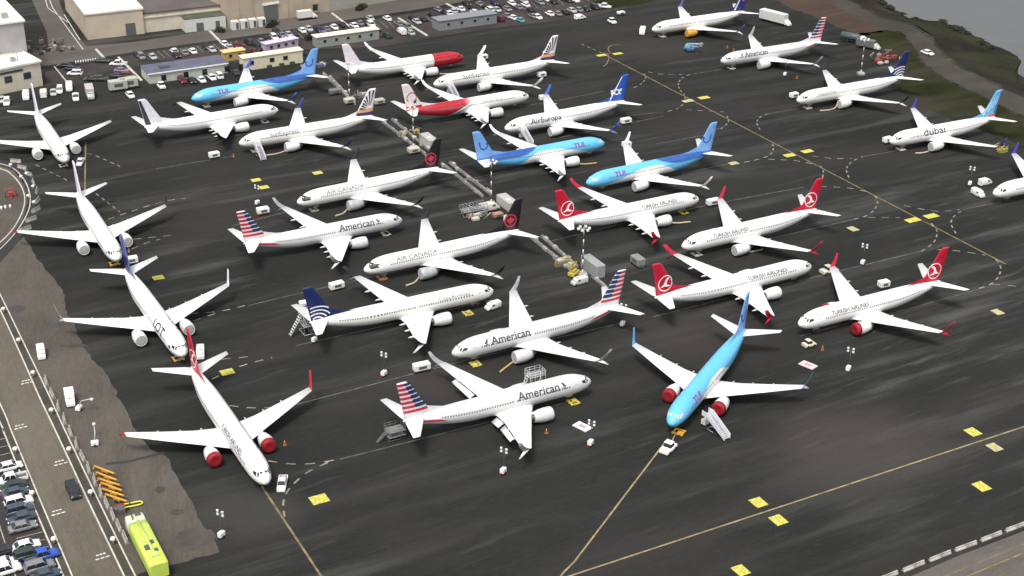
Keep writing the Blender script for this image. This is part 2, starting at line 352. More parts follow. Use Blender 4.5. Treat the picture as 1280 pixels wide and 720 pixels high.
# tar seam and stains on the shoulder pavement
m = MB(); ribbon(m, P((132, 580), (160, 577), (185, 571), (205, 566)), .8, .009); o = m.build('tar_seam', paint((.03, .03, .028), .8, name='tar')); o['kind'] = 'structure'
STAIN = paint((.05, .044, .038), .7, var=.3, vs=.5, name='stain')
def blot(px, py, r, k, mat, seed, z=.0085):
    rnd = random.Random(seed); c = G(px, py)
    pts = [c+Vector((math.cos(a)*r*rnd.uniform(.9, 1.08), math.sin(a)*r*k*rnd.uniform(.9, 1.08), 0)) for a in [i*math.tau/22 for i in range(22)]]
    o = sheet('pavement_stain', smooth_path(pts+[pts[0]], 3)[:-1], mat, z); return o
blot(243, 674, 3.3, 1.0, paint((.062, .054, .046), .8, var=.25, vs=.3, name='damp_patch'), 1); blot(200, 612, .9, 1.1, STAIN, 2); blot(222, 640, 1.2, .7, STAIN, 3); blot(75, 404, 3.4, .35, STAIN, 5); blot(20, 386, 1.8, .9, STAIN, 6); blot(92, 432, 3.0, .3, STAIN, 9)
# access-road kerbs, verge strips and road words
KERB = paint((.52, .49, .42), .8, var=.2, vs=.7, name='white_kerb')
def wall_strip(name, px, w_, h_, mat, z0=0.0, label=None, cat='kerb'):
    pts = smooth_path(P(*px), 8); rings = []
    for i, p in enumerate(pts):
        t = (pts[min(i+1, len(pts)-1)]-pts[max(i-1, 0)]).normalized(); n = Vector((-t.y, t.x, 0))*w_/2
        rings.append([(p.x-n.x, p.y-n.y, z0), (p.x+n.x, p.y+n.y, z0), (p.x+n.x*.8, p.y+n.y*.8, z0+h_), (p.x-n.x*.8, p.y-n.y*.8, z0+h_)])
    o = MB().loft(rings, smooth=False).build(name, mat)
    if label: tag(o, label, cat)
    else: o['kind'] = 'structure'
    return o
RP1 = [(-60, 262), (-20, 330), (0, 368), (33, 436), (60, 492), (82, 540), (125, 630), (170, 722), (200, 780)]
RP2 = [(-70, 268), (-25, 340), (0, 387), (28, 448), (50, 498), (71, 542), (112, 630), (157, 724), (184, 784)]
LP1 = [(-60, 380), (0, 505), (15, 541), (50, 625), (91, 722), (115, 780)]
LP2 = [(-60, 400), (0, 528), (5, 541), (39, 625), (80, 722), (103, 780)]
for a in (RP1, RP2, LP1, LP2): wall_strip('road_kerb', a, .28, .14, KERB)
VERGE = ground_mat('verge', ((.045, .044, .036), (.075, .07, .058), (.1, .095, .08)), .4, .2)
for a, b, z in ((RP1, RP2, .10), (LP1, LP2, .10)): sheet('verge_strip', smooth_path(P(*a), 6)+list(reversed(smooth_path(P(*b), 6))), VERGE, z)
for a in ([(-60, 190), (0, 205), (18, 212), (32, 228), (38, 250), (32, 272), (12, 300), (-30, 340)], [(-60, 195), (0, 211), (15, 219), (27, 234), (31, 252), (24, 274), (6, 298), (-40, 335)]):
    wall_strip('road_kerb', a, .3, .16, KERB)
sheet('verge_strip', smooth_path(P((-60, 186), (0, 200), (22, 207), (38, 224), (46, 250), (40, 276), (20, 305), (-20, 350)), 6)+list(reversed(smooth_path(P((-60, 191), (0, 206), (18, 213), (32, 229), (37, 250), (31, 273), (11, 301), (-31, 341)), 6))), paint((.022, .022, .02), .9, name='dark_verge'), .10)
def arrows():
    m = MB()
    for px, py in ((33, 477), (25, 533), (75, 578), (72, 640), (127, 695)):
        p = G(px, py); a = R(30)
        for off, L in ((-.55, 2.4), (.45, 1.6)):
            c = p+Vector((math.cos(a+math.pi/2)*off, math.sin(a+math.pi/2)*off, 0))
            for q in range(3):
                cc = c+Vector((math.cos(a), math.sin(a), 0))*(q-1)*L/3
                u = Vector((math.cos(a), math.sin(a), 0))*L/8; v = Vector((-math.sin(a), math.cos(a), 0))*.16
                m.add([(k.x, k.y, .018) for k in (cc-u-v, cc+u-v, cc+u+v, cc-u+v)], [(0, 1, 2, 3)])
    o = m.build('road_word_marks', WHL); o['kind'] = 'structure'
arrows()
m = MB()   # bay lines of the lower parking lot
for y0 in range(548, 722, 9):
    x1 = (y0-541)*.405+4; ribbon(m, P((x1-1, y0), (x1-34, y0+8)), .13, .018)
ribbon(m, P((-6, 640), (20, 722), (40, 790)), .16, .018)
o = m.build('parking_bay_lines', paint((.35, .36, .25), .85, var=.4, name='bay_paint')); o['kind'] = 'structure'
m = MB()   # bay lines of the far car park
for x0 in list(range(190, 300, 7))+list(range(340, 540, 8))+list(range(560, 740, 8)):
    y0 = 74-(x0-190)*.132; ribbon(m, P((x0, y0-9), (x0+9, y0-1)), .14, .012)
o = m.build('car_park_bay_lines', paint((.30, .28, .24), .85, var=.4, name='bay_paint2')); o['kind'] = 'structure'
m = MB(); ribbon(m, P((1205, 722), (1290, 687)), .3, .014); ribbon(m, P((1150, 733), (1290, 676)), .12, .014); o = m.build('road_edge_line', TANL); o['kind'] = 'structure'
m = MB()
for a in (((57, 0), (60, 10), (85, 28)), ((62, 0), (66, 10), (104, 62)), ((80, 18), (100, 50))): ribbon(m, P(*a), .25, .014)
o = m.build('street_edge_line', WHL); o['kind'] = 'structure'
# ------------------------------------------------------------------ buildings
def wallbuild(name, p0, p1, depth, h, wall, roof, label, cat='building', rz0=0, parapet=.35, overhang=.0, windows=(), doors=(), group=None, roof_tilt=0, base_z=0):
    """front wall from p0 to p1 (ground points), body going back from it. windows: (u, z, w, h) along the front"""
    d = (p1-p0); L = d.length; a = math.atan2(d.y, d.x)
    root = empty(name, (p0.x, p0.y, base_z), a)
    MB().box((L/2, depth/2, h/2), (L, depth, h)).build('wall', wall, root)
    r = MB().box((L/2, depth/2, h+.09), (L+2*overhang, depth+2*overhang, .18))
    rf = r.build('roof', roof, root)
    if parapet:
        e = MB(); b = .18
        for c, dd in (((L/2, -overhang+b/2, h+.18+parapet/2), (L+2*overhang, b, parapet)), ((L/2, depth+overhang-b/2, h+.18+parapet/2), (L+2*overhang, b, parapet)),
                      ((-overhang+b/2, depth/2, h+.18+parapet/2), (b, depth+2*overhang-2*b, parapet)), ((L+overhang-b/2, depth/2, h+.18+parapet/2), (b, depth+2*overhang-2*b, parapet))): e.box(c, dd)
        e.build('parapet', roof, rf)
    for u, z, ww, hh in windows:
        f = MB().box((u, -.03, z), (ww+.2, .10, hh+.2)).build('window', paint((.30, .29, .27), .6, name='frame'), root)
        MB().box((u, -.09, z), (ww, .05, hh)).build('pane', GLASS, f)
    for u, z, ww, hh in doors:
        f = MB().box((u, -.04, z), (ww, .12, hh)).build('door', paint((.10, .11, .11), .6, name='door_paint'), root)
    tag(root, label, cat, group); return root, L
BE = paint((.40, .33, .25), .85, var=.12, vs=.15, name='beige_wall'); CRW = paint((.55, .50, .40), .85, var=.1, vs=.2, name='cream_wall')
GRW = paint((.36, .35, .35), .85, var=.12, vs=.2, name='grey_wall'); ROOFW = paint((.72, .70, .64), .8, var=.25, vs=.12, name='pale_roof')
ROOFB = paint((.10, .085, .08), .85, var=.2, vs=.1, name='brown_roof'); TANW = paint((.50, .43, .33), .85, var=.1, vs=.2, name='tan_wall')
b, L = wallbuild('low_hangar_annex', G(-60, 131), G(54, 107), 12.5, 7.2, CRW, ROOFW, 'low beige building with a pale roof and small dark windows at the left edge', overhang=.4,
                 windows=[(None, 0, 0, 0)][:0])
for u in (L-10.2, L-4.4, L-16, L-22):
    f = MB().box((u, -.04, 4.0), (2.3, .12, 2.0)).build('window', DGREY, b); MB().box((u, -.12, 4.0), (1.9, .05, 1.6)).build('pane', GLASS, f)
MB().box((L/2-2, -.06, 6.0), (L-7, .14, .6)).build('dark_fascia', paint((.04, .04, .045), .7, name='fascia'), b)
for u, v in ((L-6, 5), (L-12, 8), (L-17, 4), (L-21, 10)): MB().box((u, v, 7.9), (1.2, 1.2, 1.3)).tube([(u+1.4, v, 7.3), (u+1.4, v, 10.0)], .12).build('roof_vent', STEEL, b)
THP = G(29, 27, 16.5); THP.z = 0
b, L = wallbuild('tall_hangar', THP-Vector((42*math.cos(R(30)), 42*math.sin(R(30)), 0)), THP, 55, 16.5, GRW, ROOFW, 'tall grey windowless hangar with a pale roof in the upper left corner', overhang=.5)
for u, v in ((L-4, 6), (L-10, 14), (L-18, 9)): MB().box((u, v, 17.4), (1.8, 1.8, 1.2)).build('roof_vent', STEEL, b)
b, L = wallbuild('tan_warehouse', G(110, 50), G(181, 42), 40, 8.2, TANW, ROOFW, 'tan warehouse with a wide cream flat roof behind the car park', overhang=.3, doors=[(14, 2, 3.2, 4)])
b, L = wallbuild('curved_terminal', G(181, 41), G(276, 30), 46, 6.2, CRW, ROOFB, 'cream building with a dark brown roof and a low white annex in front', overhang=.3, doors=[(16, 2, 4, 4)])
MB().box((L/2, -.1, 5.0), (L+.6, .5, .4)).build('roof_ledge', CRW, b)
b, L = wallbuild('white_lean_to', G(232, 41), G(283, 35), 5.5, 4.2, paint((.55, .56, .52), .8, name='offwhite'), paint((.07, .085, .06), .85, var=.3, vs=.3, name='mossy_roof'), 'low white lean to with a dark green roof beside the curved building', parapet=0, doors=[(5, 1.4, 2.4, 2.8), (11, 1.4, 1.4, 2.8)])
b, L = wallbuild('long_hangar', G(286, 35), G(700, -34), 45, 22, BE, ROOFW, 'long beige hangar wall with a grey door along the far service road', parapet=.5)
MB().box((15.8, -.12, 2.9), (5.0, .3, 5.4)).build('hangar_door', paint((.11, .12, .11), .7, name='grey_green_door'), b)
MB().box((15.8, -.2, 6.0), (6.2, .5, .7)).build('door_canopy', ROOFW, b)
f = MB().box((32.5, -.12, 2.4), (3.3, .3, 3.6)).build('window', BE, b); MB().box((32.5, -.30, 2.3), (1.9, .12, 2.1)).build('pane', GLASS, f)
for u in (4, 9, 22, 28, 38, 48, 60, 72, 84, 98): MB().box((u, -.12, 9), (.35, .25, 18)).build('pilaster', BE, b)
MB().box((75, -.08, 6.5), (74, .12, 13)).build('wall_panel', paint((.30, .30, .26), .85, name='grey_green_panel'), b)
def hut(name, px0, px1, depth, h, wall, roof, label, wins=0, cat='site cabin', rooft=.18, **k):
    p0, p1 = G(*px0), G(*px1); L = (p1-p0).length
    W = [(L*(i+.7)/(wins+.4), h*.58, .95, .85) for i in range(wins)]
    return wallbuild(name, p0, p1, depth, h, wall, roof, label, cat, parapet=0, overhang=.25, windows=W, **k)
b, L = hut('long_cabin', (187, 105), (285, 91), 8.5, 3.1, paint((.47, .48, .42), .8, name='pale_green_wall'), paint((.10, .105, .15), .7, var=.2, vs=.3, name='slate_roof'), 'long cabin with a slate blue roof and white eave below the car park', 0)
MB().box((L/2, -.32, 3.05), (L+.6, .25, .35)).build('eave_board', paint(WHITE, .6, name='white_eave'), b)
for u in (4.4, 11.2, 17, 24, 28.5): MB().box((u, -.05, 1.3), (1.5, .14, 1.7)).build('doorway', GLASS, b)
MB().box((6, 4, 3.4), (3.0, 2.0, .5)).build('roof_hatch', paint((.07, .07, .11), .7, name='hatch'), b)
b, L = hut('cream_cabin', (305, 89), (379, 78), 3.6, 3.9, paint((.62, .58, .42), .8, name='pale_yellow_wall'), paint((.72, .66, .50), .7, name='cream_roof'), 'long pale yellow cabin with three dark windows behind the blue tail', 0)
for u in (9.2, 13.6, 20.0, 2.6):
    f = MB().box((u, -.04, 2.3), (1.5, .12, 1.3)).build('window', DGREY, b); MB().box((u, -.12, 2.3), (1.2, .05, 1.0)).build('pane', GLASS, f)
for u in (8, 12, 15.5): MB().rbox((u, -.7, .5), (1.5, .7, 1.0)).build('planter', paint((.04, .055, .025), .9, name='planter_green'), b)
hut('pink_trailer', (333, 66), (373, 58), 3.0, 2.6, paint((.42, .34, .42), .7, name='lilac_wall'), paint((.60, .50, .60), .7, name='lilac_roof'), 'lilac trailer parked directly behind the pale yellow cabin', 4)
hut('yellow_trailer', (281, 77), (307, 73), 3.0, 2.7, paint((.48, .32, .12), .7, name='ochre_wall'), paint((.70, .50, .24), .7, name='ochre_roof'), 'ochre yellow trailer at the left end of the pale yellow cabin', 2)
hut('white_roof_cabin', (396, 60), (474, 49), 3.6, 3.3, paint((.26, .27, .25), .8, name='grey_wall2'), paint((.72, .68, .54), .7, name='cream_roof2'), 'grey cabin with a long cream roof behind the white airliner with the red nose', 5)
hut('grey_cabin', (549, 39), (621, 29), 5.5, 3.3, paint((.20, .21, .22), .8, name='dark_cabin_wall'), paint((.21, .22, .24), .8, name='dark_cabin_roof'), 'dark grey cabin with a flat roof and four small windows between the car rows', 4)
# concrete kerb islands of the car park
for i, (a, b_, lab) in enumerate([((148, 72), (177, 101), 'long pale concrete divider at the left end of the blue roofed cabin'), ((415, 17), (436, 33), 'pale concrete divider by the hangar window behind the cream roofed cabin'),
                                 ((498, 23), (534, 45), 'bright concrete divider left of the dark grey cabin'), ((558, 5), (573, 13), 'short concrete divider behind the dark grey cabin'),
                                 ((120, 62), (131, 74), 'short pale divider in front of the tan warehouse'), ((262, 39), (277, 54), 'pale divider near the low white lean to'), ((68, 84), (86, 106), 'thin pale divider beside the beige annex')]):
    p, q = G(*a), G(*b_); c = (p+q)/2; d = q-p
    o = MB().box((0, 0, .16), (d.length, .75 if i < 6 else .35, .32), 0, .85, .99).build('concrete_divider', paint((.52, .49, .43), .85, var=.2, name='divider_concrete')); o.location = c; o.rotation_euler = (0, 0, math.atan2(d.y, d.x)); tag(o, lab, 'kerb')
rnd = random.Random(5)
for i in range(10):   # row of white bollards
    p = G(95+i*3.1, 79.5-i*.45); o = place('bollard', 0, lambda: MB().lathe_x((0, 0, 0), [(0, .01)]).tube([(0, 0, 0), (0, 0, .75), (0, 0, .85)], [.25, .22, .1], 8).build('white_bollard', paint(WHITE, .6)), (p.x, p.y, 0), 0, f'white bollard in the dotted row across the car park entrance, {ORD[i]}', 'bollard', 'row of white bollards by the car park entrance')

# ------------------------------------------------------------------ airliners
BASE = np.array([  # s, centre z, half width, half height
 [0, 2.98, .05, .05], [.12, 2.98, .36, .34], [.45, 3.0, .72, .68], [1.1, 3.06, 1.12, 1.10], [2.0, 3.15, 1.46, 1.46], [3.2, 3.28, 1.72, 1.79], [4.8, 3.38, 1.86, 1.97], [6.5, 3.40, 1.90, 2.02],
 [24.0, 3.40, 1.90, 2.02], [26.5, 3.48, 1.86, 1.94], [29.5, 3.72, 1.66, 1.69], [32.5, 4.06, 1.33, 1.30], [35.2, 4.38, .94, .90], [37.0, 4.56, .58, .56], [37.9, 4.63, .30, .30], [38.05, 4.64, .12, .12]])
def FS(s):
    return [float(np.interp(s, _SS, _FF[:, i])) for i in range(3)]
_SS = np.unique(np.concatenate([np.linspace(0, 1.2, 9), np.linspace(1.2, 6.5, 14), np.linspace(6.5, 24, 18), np.linspace(24, 38.05, 22)]))
_f = [np.interp(_SS, BASE[:, 0], BASE[:, i]) for i in (1, 2, 3)]
_FF = np.stack(_f, 1)
for _ in range(3):
    g = _FF.copy(); g[2:-2] = (_FF[1:-3]+2*_FF[2:-2]+_FF[3:-1])/4; ok = (_SS > 1.0) & (_SS < 37.5); _FF[ok] = g[ok]
def hull(s, th, side, off=.03):
    """point of the fuselage skin at angle th above the horizontal"""
    zc, ry, rz = FS(s); return Vector((-s, side*(ry+off)*math.cos(th), zc+(rz+off)*math.sin(th)))
FINZ = (4.9, 12.45)
def fle(z):   # leading edge station of the fin at height z
    t = (z-5.2)/7.2; return 32.6+t*4.35
def fte(z):
    t = (z-5.2)/7.2; return 37.75+t*1.35
def fth(s, z):
    a, b = fle(z), fte(z); u = min(max((s-a)/(b-a), 0), 1); return (.30-.016*(z-5))*(4*u*(1-u))**.6+.01
def fin_map(s, z, side, off=.035): return Vector((-s, side*(fth(s, z)+off), z))
def foil(le, chord, tk, n=7, up=Vector((0, 0, 1)), aft=Vector((-1, 0, 0))):
    us = [(1-math.cos(math.pi*i/n))/2 for i in range(n+1)]; th = lambda u: tk*chord*(1.48*math.sqrt(u)-.63*u-1.76*u*u+1.42*u**3-.51*u**4)*1.0
    top = [le+aft*(u*chord)+up*th(u) for u in us]; bot = [le+aft*(u*chord)-up*th(u)*.75 for u in reversed(us[1:-1])]
    return top+bot
def ext_warp(me, e):
    if abs(e) < .05: return me
    for v in me.vertices:
        s = -v.co.x; v.co.x -= e/2*min(max((s-5.0)/5.4, 0), 1)+e/2*min(max((s-24.0)/2.5, 0), 1)
    return me
_mesh = {}
def cut(bm, axis, step):
    lo = min(v.co[axis] for v in bm.verts); hi = max(v.co[axis] for v in bm.verts); k = math.floor(lo/step)+1
    while k*step < hi:
        no = [0, 0, 0]; no[axis] = 1; co = [0, 0, 0]; co[axis] = k*step
        bmesh.ops.bisect_plane(bm, geom=bm.verts[:]+bm.edges[:]+bm.faces[:], plane_co=co, plane_no=no, dist=1e-4); k += 1
def decal(name, polys, mat, fmap, stepu=None, stepv=None, e=0):
    """flat (u, v) polygons pressed onto a curved skin by fmap"""
    bm = bmesh.new()
    for pl in polys:
        tri = geometry.tessellate_polygon([[Vector((p[0], p[1], 0)) for p in pl]]); vs = [bm.verts.new((p[0], p[1], 0)) for p in pl]
        for t in tri:
            try: bm.faces.new([vs[i] for i in t])
            except ValueError: pass
    if stepu: cut(bm, 0, stepu)
    if stepv: cut(bm, 1, stepv)
    for v in bm.verts: v.co = fmap(v.co.x, v.co.y)
    me = bpy.data.meshes.new(name); bm.to_mesh(me); bm.free(); me.materials.append(mat); return ext_warp(me, e)
def glyphs(txt, size, bold=0.0, shear=0, spacing=1.0):
    c = bpy.data.curves.new('t', 'FONT'); c.body = txt; c.size = size; c.offset = bold; c.shear = shear; c.space_character = spacing; c.resolution_u = 3
    o = bpy.data.objects.new('t', c); COL.objects.link(o); bpy.context.view_layer.update()
    me = bpy.data.meshes.new_from_object(o); bpy.data.objects.remove(o); bpy.data.curves.remove(c)
    xs = [v.co.x for v in me.vertices]; return me, min(xs), max(xs)
def text_mesh(txt, s0, s1, th0, size, mat, side, bold=.02, e=0, zrot=0, shear=0, name='lettering'):
    """text along the fuselage between stations s0 and s1, reading the right way on either side"""
    me, a, b = glyphs(txt, size, bold, shear); k = (s1-s0)/(b-a); bm = bmesh.new(); bm.from_mesh(me); bpy.data.meshes.remove(me)
    for v in bm.verts: v.co.z = 0
    cut(bm, 1, .22)
    for v in bm.verts:
        u = (v.co.x-a)*k; s = s0+u if side > 0 else s1-u
        v.co = hull(s, R(th0)+(v.co.y)/1.96, side)
    me = bpy.data.meshes.new(name); bm.to_mesh(me); bm.free(); me.materials.clear(); me.materials.append(mat); return ext_warp(me, e)
def fin_glyph(txt, cx, cz, w_, size, mat, side, bold=.04):
    me, a, b = glyphs(txt, size, bold); k = w_/(b-a); bm = bmesh.new(); bm.from_mesh(me); bpy.data.meshes.remove(me); cut(bm, 0, .4)
    for v in bm.verts:
        u = (v.co.x-(a+b)/2)*k; s = cx+u if side > 0 else cx-u; v.co = fin_map(s, cz+v.co.y, side)
    me = bpy.data.meshes.new('emblem'); bm.to_mesh(me); bm.free(); me.materials.clear(); me.materials.append(mat); return me
def ring_poly(cx, cz, r, w_, n=28, a0=0, a1=math.tau):
    out = []
    for i in range(n):
        t0 = a0+(a1-a0)*i/n; t1 = a0+(a1-a0)*(i+1)/n
        out.append([(cx+math.cos(t)*q, cz+math.sin(t)*q) for t, q in ((t0, r), (t1, r), (t1, r-w_), (t0, r-w_))])
    return out
def clipfin(z0, z1, a=0.0, b=1.0, slope=0.0, inset=.0):
    """band of the fin between heights, from fraction a to fraction b of its chord"""
    n = 4; out = []
    lo = [(fle(z0)+(fte(z0)-fle(z0))*(a+(b-a)*i/n)) for i in range(n+1)]; hi = [(fle(z1)+(fte(z1)-fle(z1))*(a+(b-a)*i/n)) for i in range(n+1)]
    return [[(lo[i], z0+slope*i/n), (lo[i+1], z0+slope*(i+1)/n), (hi[i+1], z1+slope*(i+1)/n), (hi[i], z1+slope*i/n)] for i in range(n)]
BIRD = [(-1.05, -.62), (-.55, -.62), (-.15, -.52), (.35, -.66), (1.1, -.68), (.75, -.42), (.35, -.3), (.22, -.05), (.3, .35), (.62, .72), (1.0, .86), (.66, .98), (.3, .93), (-.02, .66), (-.2, .25), (-.36, -.12), (-.7, -.42)]
LEAF = [(0, 1), (.17, .68), (.38, .78), (.32, .34), (.58, .58), (.64, .40), (.95, .42), (.82, .16), (.98, .04), (.5, -.34), (.55, -.55), (.08, -.46), (.06, -.95), (-.06, -.95), (-.08, -.46), (-.55, -.55), (-.5, -.34), (-.98, .04), (-.82, .16), (-.95, .42), (-.64, .40), (-.58, .58), (-.32, .34), (-.38, .78), (-.17, .68)]
def sx(side, pts, cx, cz, k): return [(cx+side*x*k, cz+z*k) for x, z in pts]

def hull_mat(style):
    key = ('hull', style)
    if key in _mc: return _mc[key]
    m, T, B = newmat('fuselage_paint'); tc = T.nodes.new('ShaderNodeTexCoord').outputs['Object']
    sp = T.nodes.new('ShaderNodeSeparateXYZ'); T.links.new(tc, sp.inputs[0]); s = X(sp.outputs[0])*-1.0; z = X(sp.outputs[2])
    base = {'silver': (.66, .67, .66), 'cream': (.76, .75, .70)}.get(style, WHITE)
    col = mixc(T, 0.0, base, base)
    if style in ('tui', 'tui2'):
        # white belly that swells over the wing and thins out towards the tail
        bump = (s.sst(3, 17))*2.55-(s.sst(20, 31))*4.4
        wv = bump+2.05
        up = (z-wv).sst(-.05, .05)
        c = mixc(T, s.sst(0, 37)*.25, LBLUE, (.08, .36, .72))
        dk = (z-(6.9-s.sst(14, 27)*(2.9 if style == 'tui' else 1.2))).sst(-.1, .3)*s.sst(15, 20)
        c = mixc(T, dk, c, (.022, .09, .33))
        lowb = s.sst(25, 30)
        col = mixc(T, up, WHITE, c); col = mixc(T, lowb*(z < 3.2)*.8, col, LBLUE)
    if style == 'maroc': pass
    if style == 'maroc':
        line = 5.5-(s-17.5)*.42; r = ((z-line) > 0.0)*(s > 17); g = ((z-line) > -1.05)*(s > 17)
        band = ((z-line) > -.38)*(s > 17); rear = s.sst(31.0, 31.2)
        col = mixc(T, g, WHITE, (.12, .42, .30)); col = mixc(T, band, col, WHITE); col = mixc(T, r, col, (.40, .015, .028)); col = mixc(T, s.sst(16.8, 22)*-1.0+1.0, col, WHITE)
        col = mixc(T, rear, col, (.40, .015, .028))
    if style == 'rednose':
        col = mixc(T, s.sst(10.95, 11.0), (.42, .012, .022), WHITE)
    if style == 'canada':
        rr = T.nodes.new('ShaderNodeMath')
        col = mixc(T, (z < 2.0)*1.0, WHITE, (.16, .15, .15))
    n = noise(T, mapping(T, tc, (.25, 1, 1.2)), .8, 4, .6)
    col = mixc(T, n.sst(.45, .75)*.10, col, (.42, .38, .32))
    fr = X.op('FRACT', s*(1/2.54)); col = mixc(T, (fr < .022)*.28, col, (.30, .30, .30))
    seam = X.op('ABSOLUTE', z-4.85); col = mixc(T, (seam < .03)*.22, col, (.30, .30, .30))
    gr = noise(T, mapping(T, tc, (.5, .5, 2.0)), 1.6, 5, .65); col = mixc(T, gr.sst(.48, .75)*((z*-1.0+3.4).sst(0, 2))*.35, col, (.22, .20, .17))
    T.links.new(col, B.inputs['Base Color']); B.inputs['Roughness'].default_value = .32 if style != 'silver' else .38
    B.inputs['Metallic'].default_value = .12 if style == 'silver' else 0; B.inputs['Specular IOR Level'].default_value = .4
    _mc[key] = m; return m
WING = paint((.72, .72, .71), .38, var=.07, vs=.35, name='wing_paint')

def airliner(px_name, x, y, hdg, e, L):
    """L: livery dictionary"""
    h = R(hdg); root = empty('airliner', (x, y, 0), h)
    key0 = L['key']; ee = e if abs(e) >= .6 else 0
    def part(name, key, fn, parent=root):
        k = (name, key, ee)
        if k not in _mesh:
            r = fn(); _mesh[k] = ext_warp(r[0].mesh(name, r[1]), ee) if isinstance(r, tuple) else r
        return link(name, _mesh[k], parent)
    # fuselage
    def fus():
        m = MB(); n = 36
        rings = [[(-s, _FF[i, 1]*math.cos(math.tau*k/n), _FF[i, 0]+_FF[i, 2]*math.sin(math.tau*k/n)) for k in range(n)] for i, s in enumerate(_SS)]
        m.loft(rings); return m, hull_mat(L.get('hull', 'white'))
    f = part('fuselage', L.get('hull', 'white'), fus)
    def belly():
        m = MB(); rings = []; n = 24
        for i in range(17):
            t = i/16; s = 11.2+t*11.3; k = math.sin(math.pi*t)**.42
            rings.append([(-s, 2.02*k*math.cos(math.tau*j/n), 2.05+(1.02 if math.sin(math.tau*j/n) > 0 else .95)*k*math.sin(math.tau*j/n)) for j in range(n)])
        m.loft(rings); return m, WING
    part('belly_fairing', 0, belly)
    # cockpit windows
    def cock():
        polys = [[(1.55, R(20)), (2.55, R(22)), (2.75, R(36)), (2.0, R(46))], [(1.42, R(26)), (1.85, R(49)), (1.62, R(62)), (1.15, R(40))], [(1.1, R(44)), (1.57, R(65)), (1.5, R(84)), (1.02, R(82))]]
        me = MB()
        for sd_ in (1, -1):
            for pl in polys:
                c = [sum(p[0] for p in pl)/len(pl), sum(p[1] for p in pl)/len(pl)]
                me.add([hull(a, b, sd_, .025) for a, b in pl]+[hull(c[0], c[1], sd_, .05)], [(0, 1, 4), (1, 2, 4), (2, 3, 4), (3, 0, 4)])
        return me, GLASS
    if L.get('mask'):
        def mask():
            pl = [(1.25, R(16)), (2.9, R(14)), (3.15, R(36)), (2.2, R(56)), (1.75, R(88)), (1.35, R(88)), (1.0, R(60)), (.95, R(36))]
            return decal('cockpit_mask', [pl], paint(BLACK, .4), lambda u, v: hull(u, v, 1, .012), .4, .3, ee)
        part('cockpit_mask', 1, mask)
        part('cockpit_mask', -1, lambda: decal('cockpit_mask', [[(1.25, R(16)), (2.9, R(14)), (3.15, R(36)), (2.2, R(56)), (1.75, R(88)), (1.35, R(88)), (1.0, R(60)), (.95, R(36))]], paint(BLACK, .4), lambda u, v: hull(u, v, -1, .012), .4, .3, ee))
    part('cockpit_windows', L.get('glass', 0), (lambda: (cock()[0], paint((.55, .62, .66), .2, name='covered_glass'))) if L.get('glass') else cock)
    for sd_ in (1, -1):
        def wins():
            m = MB(); s = 5.6
            while s < 32.5:
                if not (16.6 < s < 17.1):
                    m.add([hull(s+a, R(b), sd_, .02) for a, b in ((-.13, 10.2), (.13, 10.2), (.13, 20), (-.13, 20))], [(0, 1, 2, 3)])
                s += .51
            return m, paint(L.get('wincol', (.16, .17, .18)), .3, name='cabin_glass')
        part('window_row', (sd_, L.get('wincol')), wins)
        for s_, nm in ((4.0, 'front'), (33.0, 'rear')):
            def door():
                m = MB(); w2 = .43; zs = (-26, 24)
                for a0, a1, b0, b1 in ((-w2, -w2+.07, *zs), (w2-.07, w2, *zs), (-w2, w2, zs[1]-2, zs[1]), (-w2, w2, zs[0], zs[0]+2)):
                    m.add([hull(s_+a, R(b), sd_, .018) for a, b in ((a0, b0), (a1, b0), (a1, b1), (a0, b1))], [(0, 1, 2, 3)])
                return m, paint((.30, .30, .30), .5, name='door_seam')
            part('door', (sd_, nm), door)
    # wings
    wc = L.get('winglet', WHITE); wl = L.get('winglow', WHITE)
    st = [(1.2, 12.75, 8.3, 1.95, .13), (1.95, 13.3, 7.35, 2.05, .13), (5.5, 15.45, 5.45, 2.45, .115), (11, 18.5, 3.55, 3.15, .105), (16.9, 21.75, 1.62, 3.98, .10)]
    for sd_ in (1, -1):
        def wing():
            m = MB(); m.loft([foil(Vector((-s, sd_*yy, zz)), c, t/2) for yy, s, c, zz, t in st]); return m, WING
        w_ = part('wing', sd_, wing)
        def wup():
            m = MB(); rings = []
            for t in (0, .12, .3, .6, 1):
                yy = 16.9+1.05*(t**.8 if t else 0); zz = 3.98+2.45*t**1.25; s = 21.75+2.6*t+.25*math.sin(math.pi*t); c = 1.62*(1-t)**.8*.75+.42+.45*(1-t)*(1 if t else 1)
                c = 1.6-(1.6-.55)*t; ang = math.radians(20+60*min(t*3, 1)) if t else R(6)
                rings.append(foil(Vector((-s, sd_*yy, zz)), c, .045, 5, Vector((0, -sd_*math.sin(ang), math.cos(ang)))))
            m.loft(rings); return m, paint(wc, .35)
        part('winglet_upper', (sd_, wc), wup, w_)
        def wlo():
            m = MB(); rings = []
            for t in (0, .3, 1):
                rings.append(foil(Vector((-(22.1+2.1*t), sd_*(16.93+.62*t), 3.93-1.0*t)), 1.25-.85*t, .045, 5, Vector((0, sd_*.75, .65))))
            m.loft(rings); return m, paint(wl, .35)
        part('winglet_lower', (sd_, wl), wlo, w_)
        for yy, ln in ((4.0, 4.2), (7.6, 3.7), (11.3, 3.1)):
            def ff():
                te = np.interp(yy, [5.5, 11, 16.9], [20.9, 22.05, 23.37]); z0 = float(np.interp(yy, [1.95, 5.5, 11, 16.9], [2.05, 2.45, 3.15, 3.98]))-.32
                m = MB(); m.lathe_x((-(te+1.0), sd_*yy, z0), [(0, .02), (.3, .13), (.9, .22), (ln*.5, .28), (ln*.8, .2), (ln, .03)], 10); return m, paint((.62, .62, .61), .4, name='fairing')
            part('flap_fairing', (sd_, yy), ff, w_)
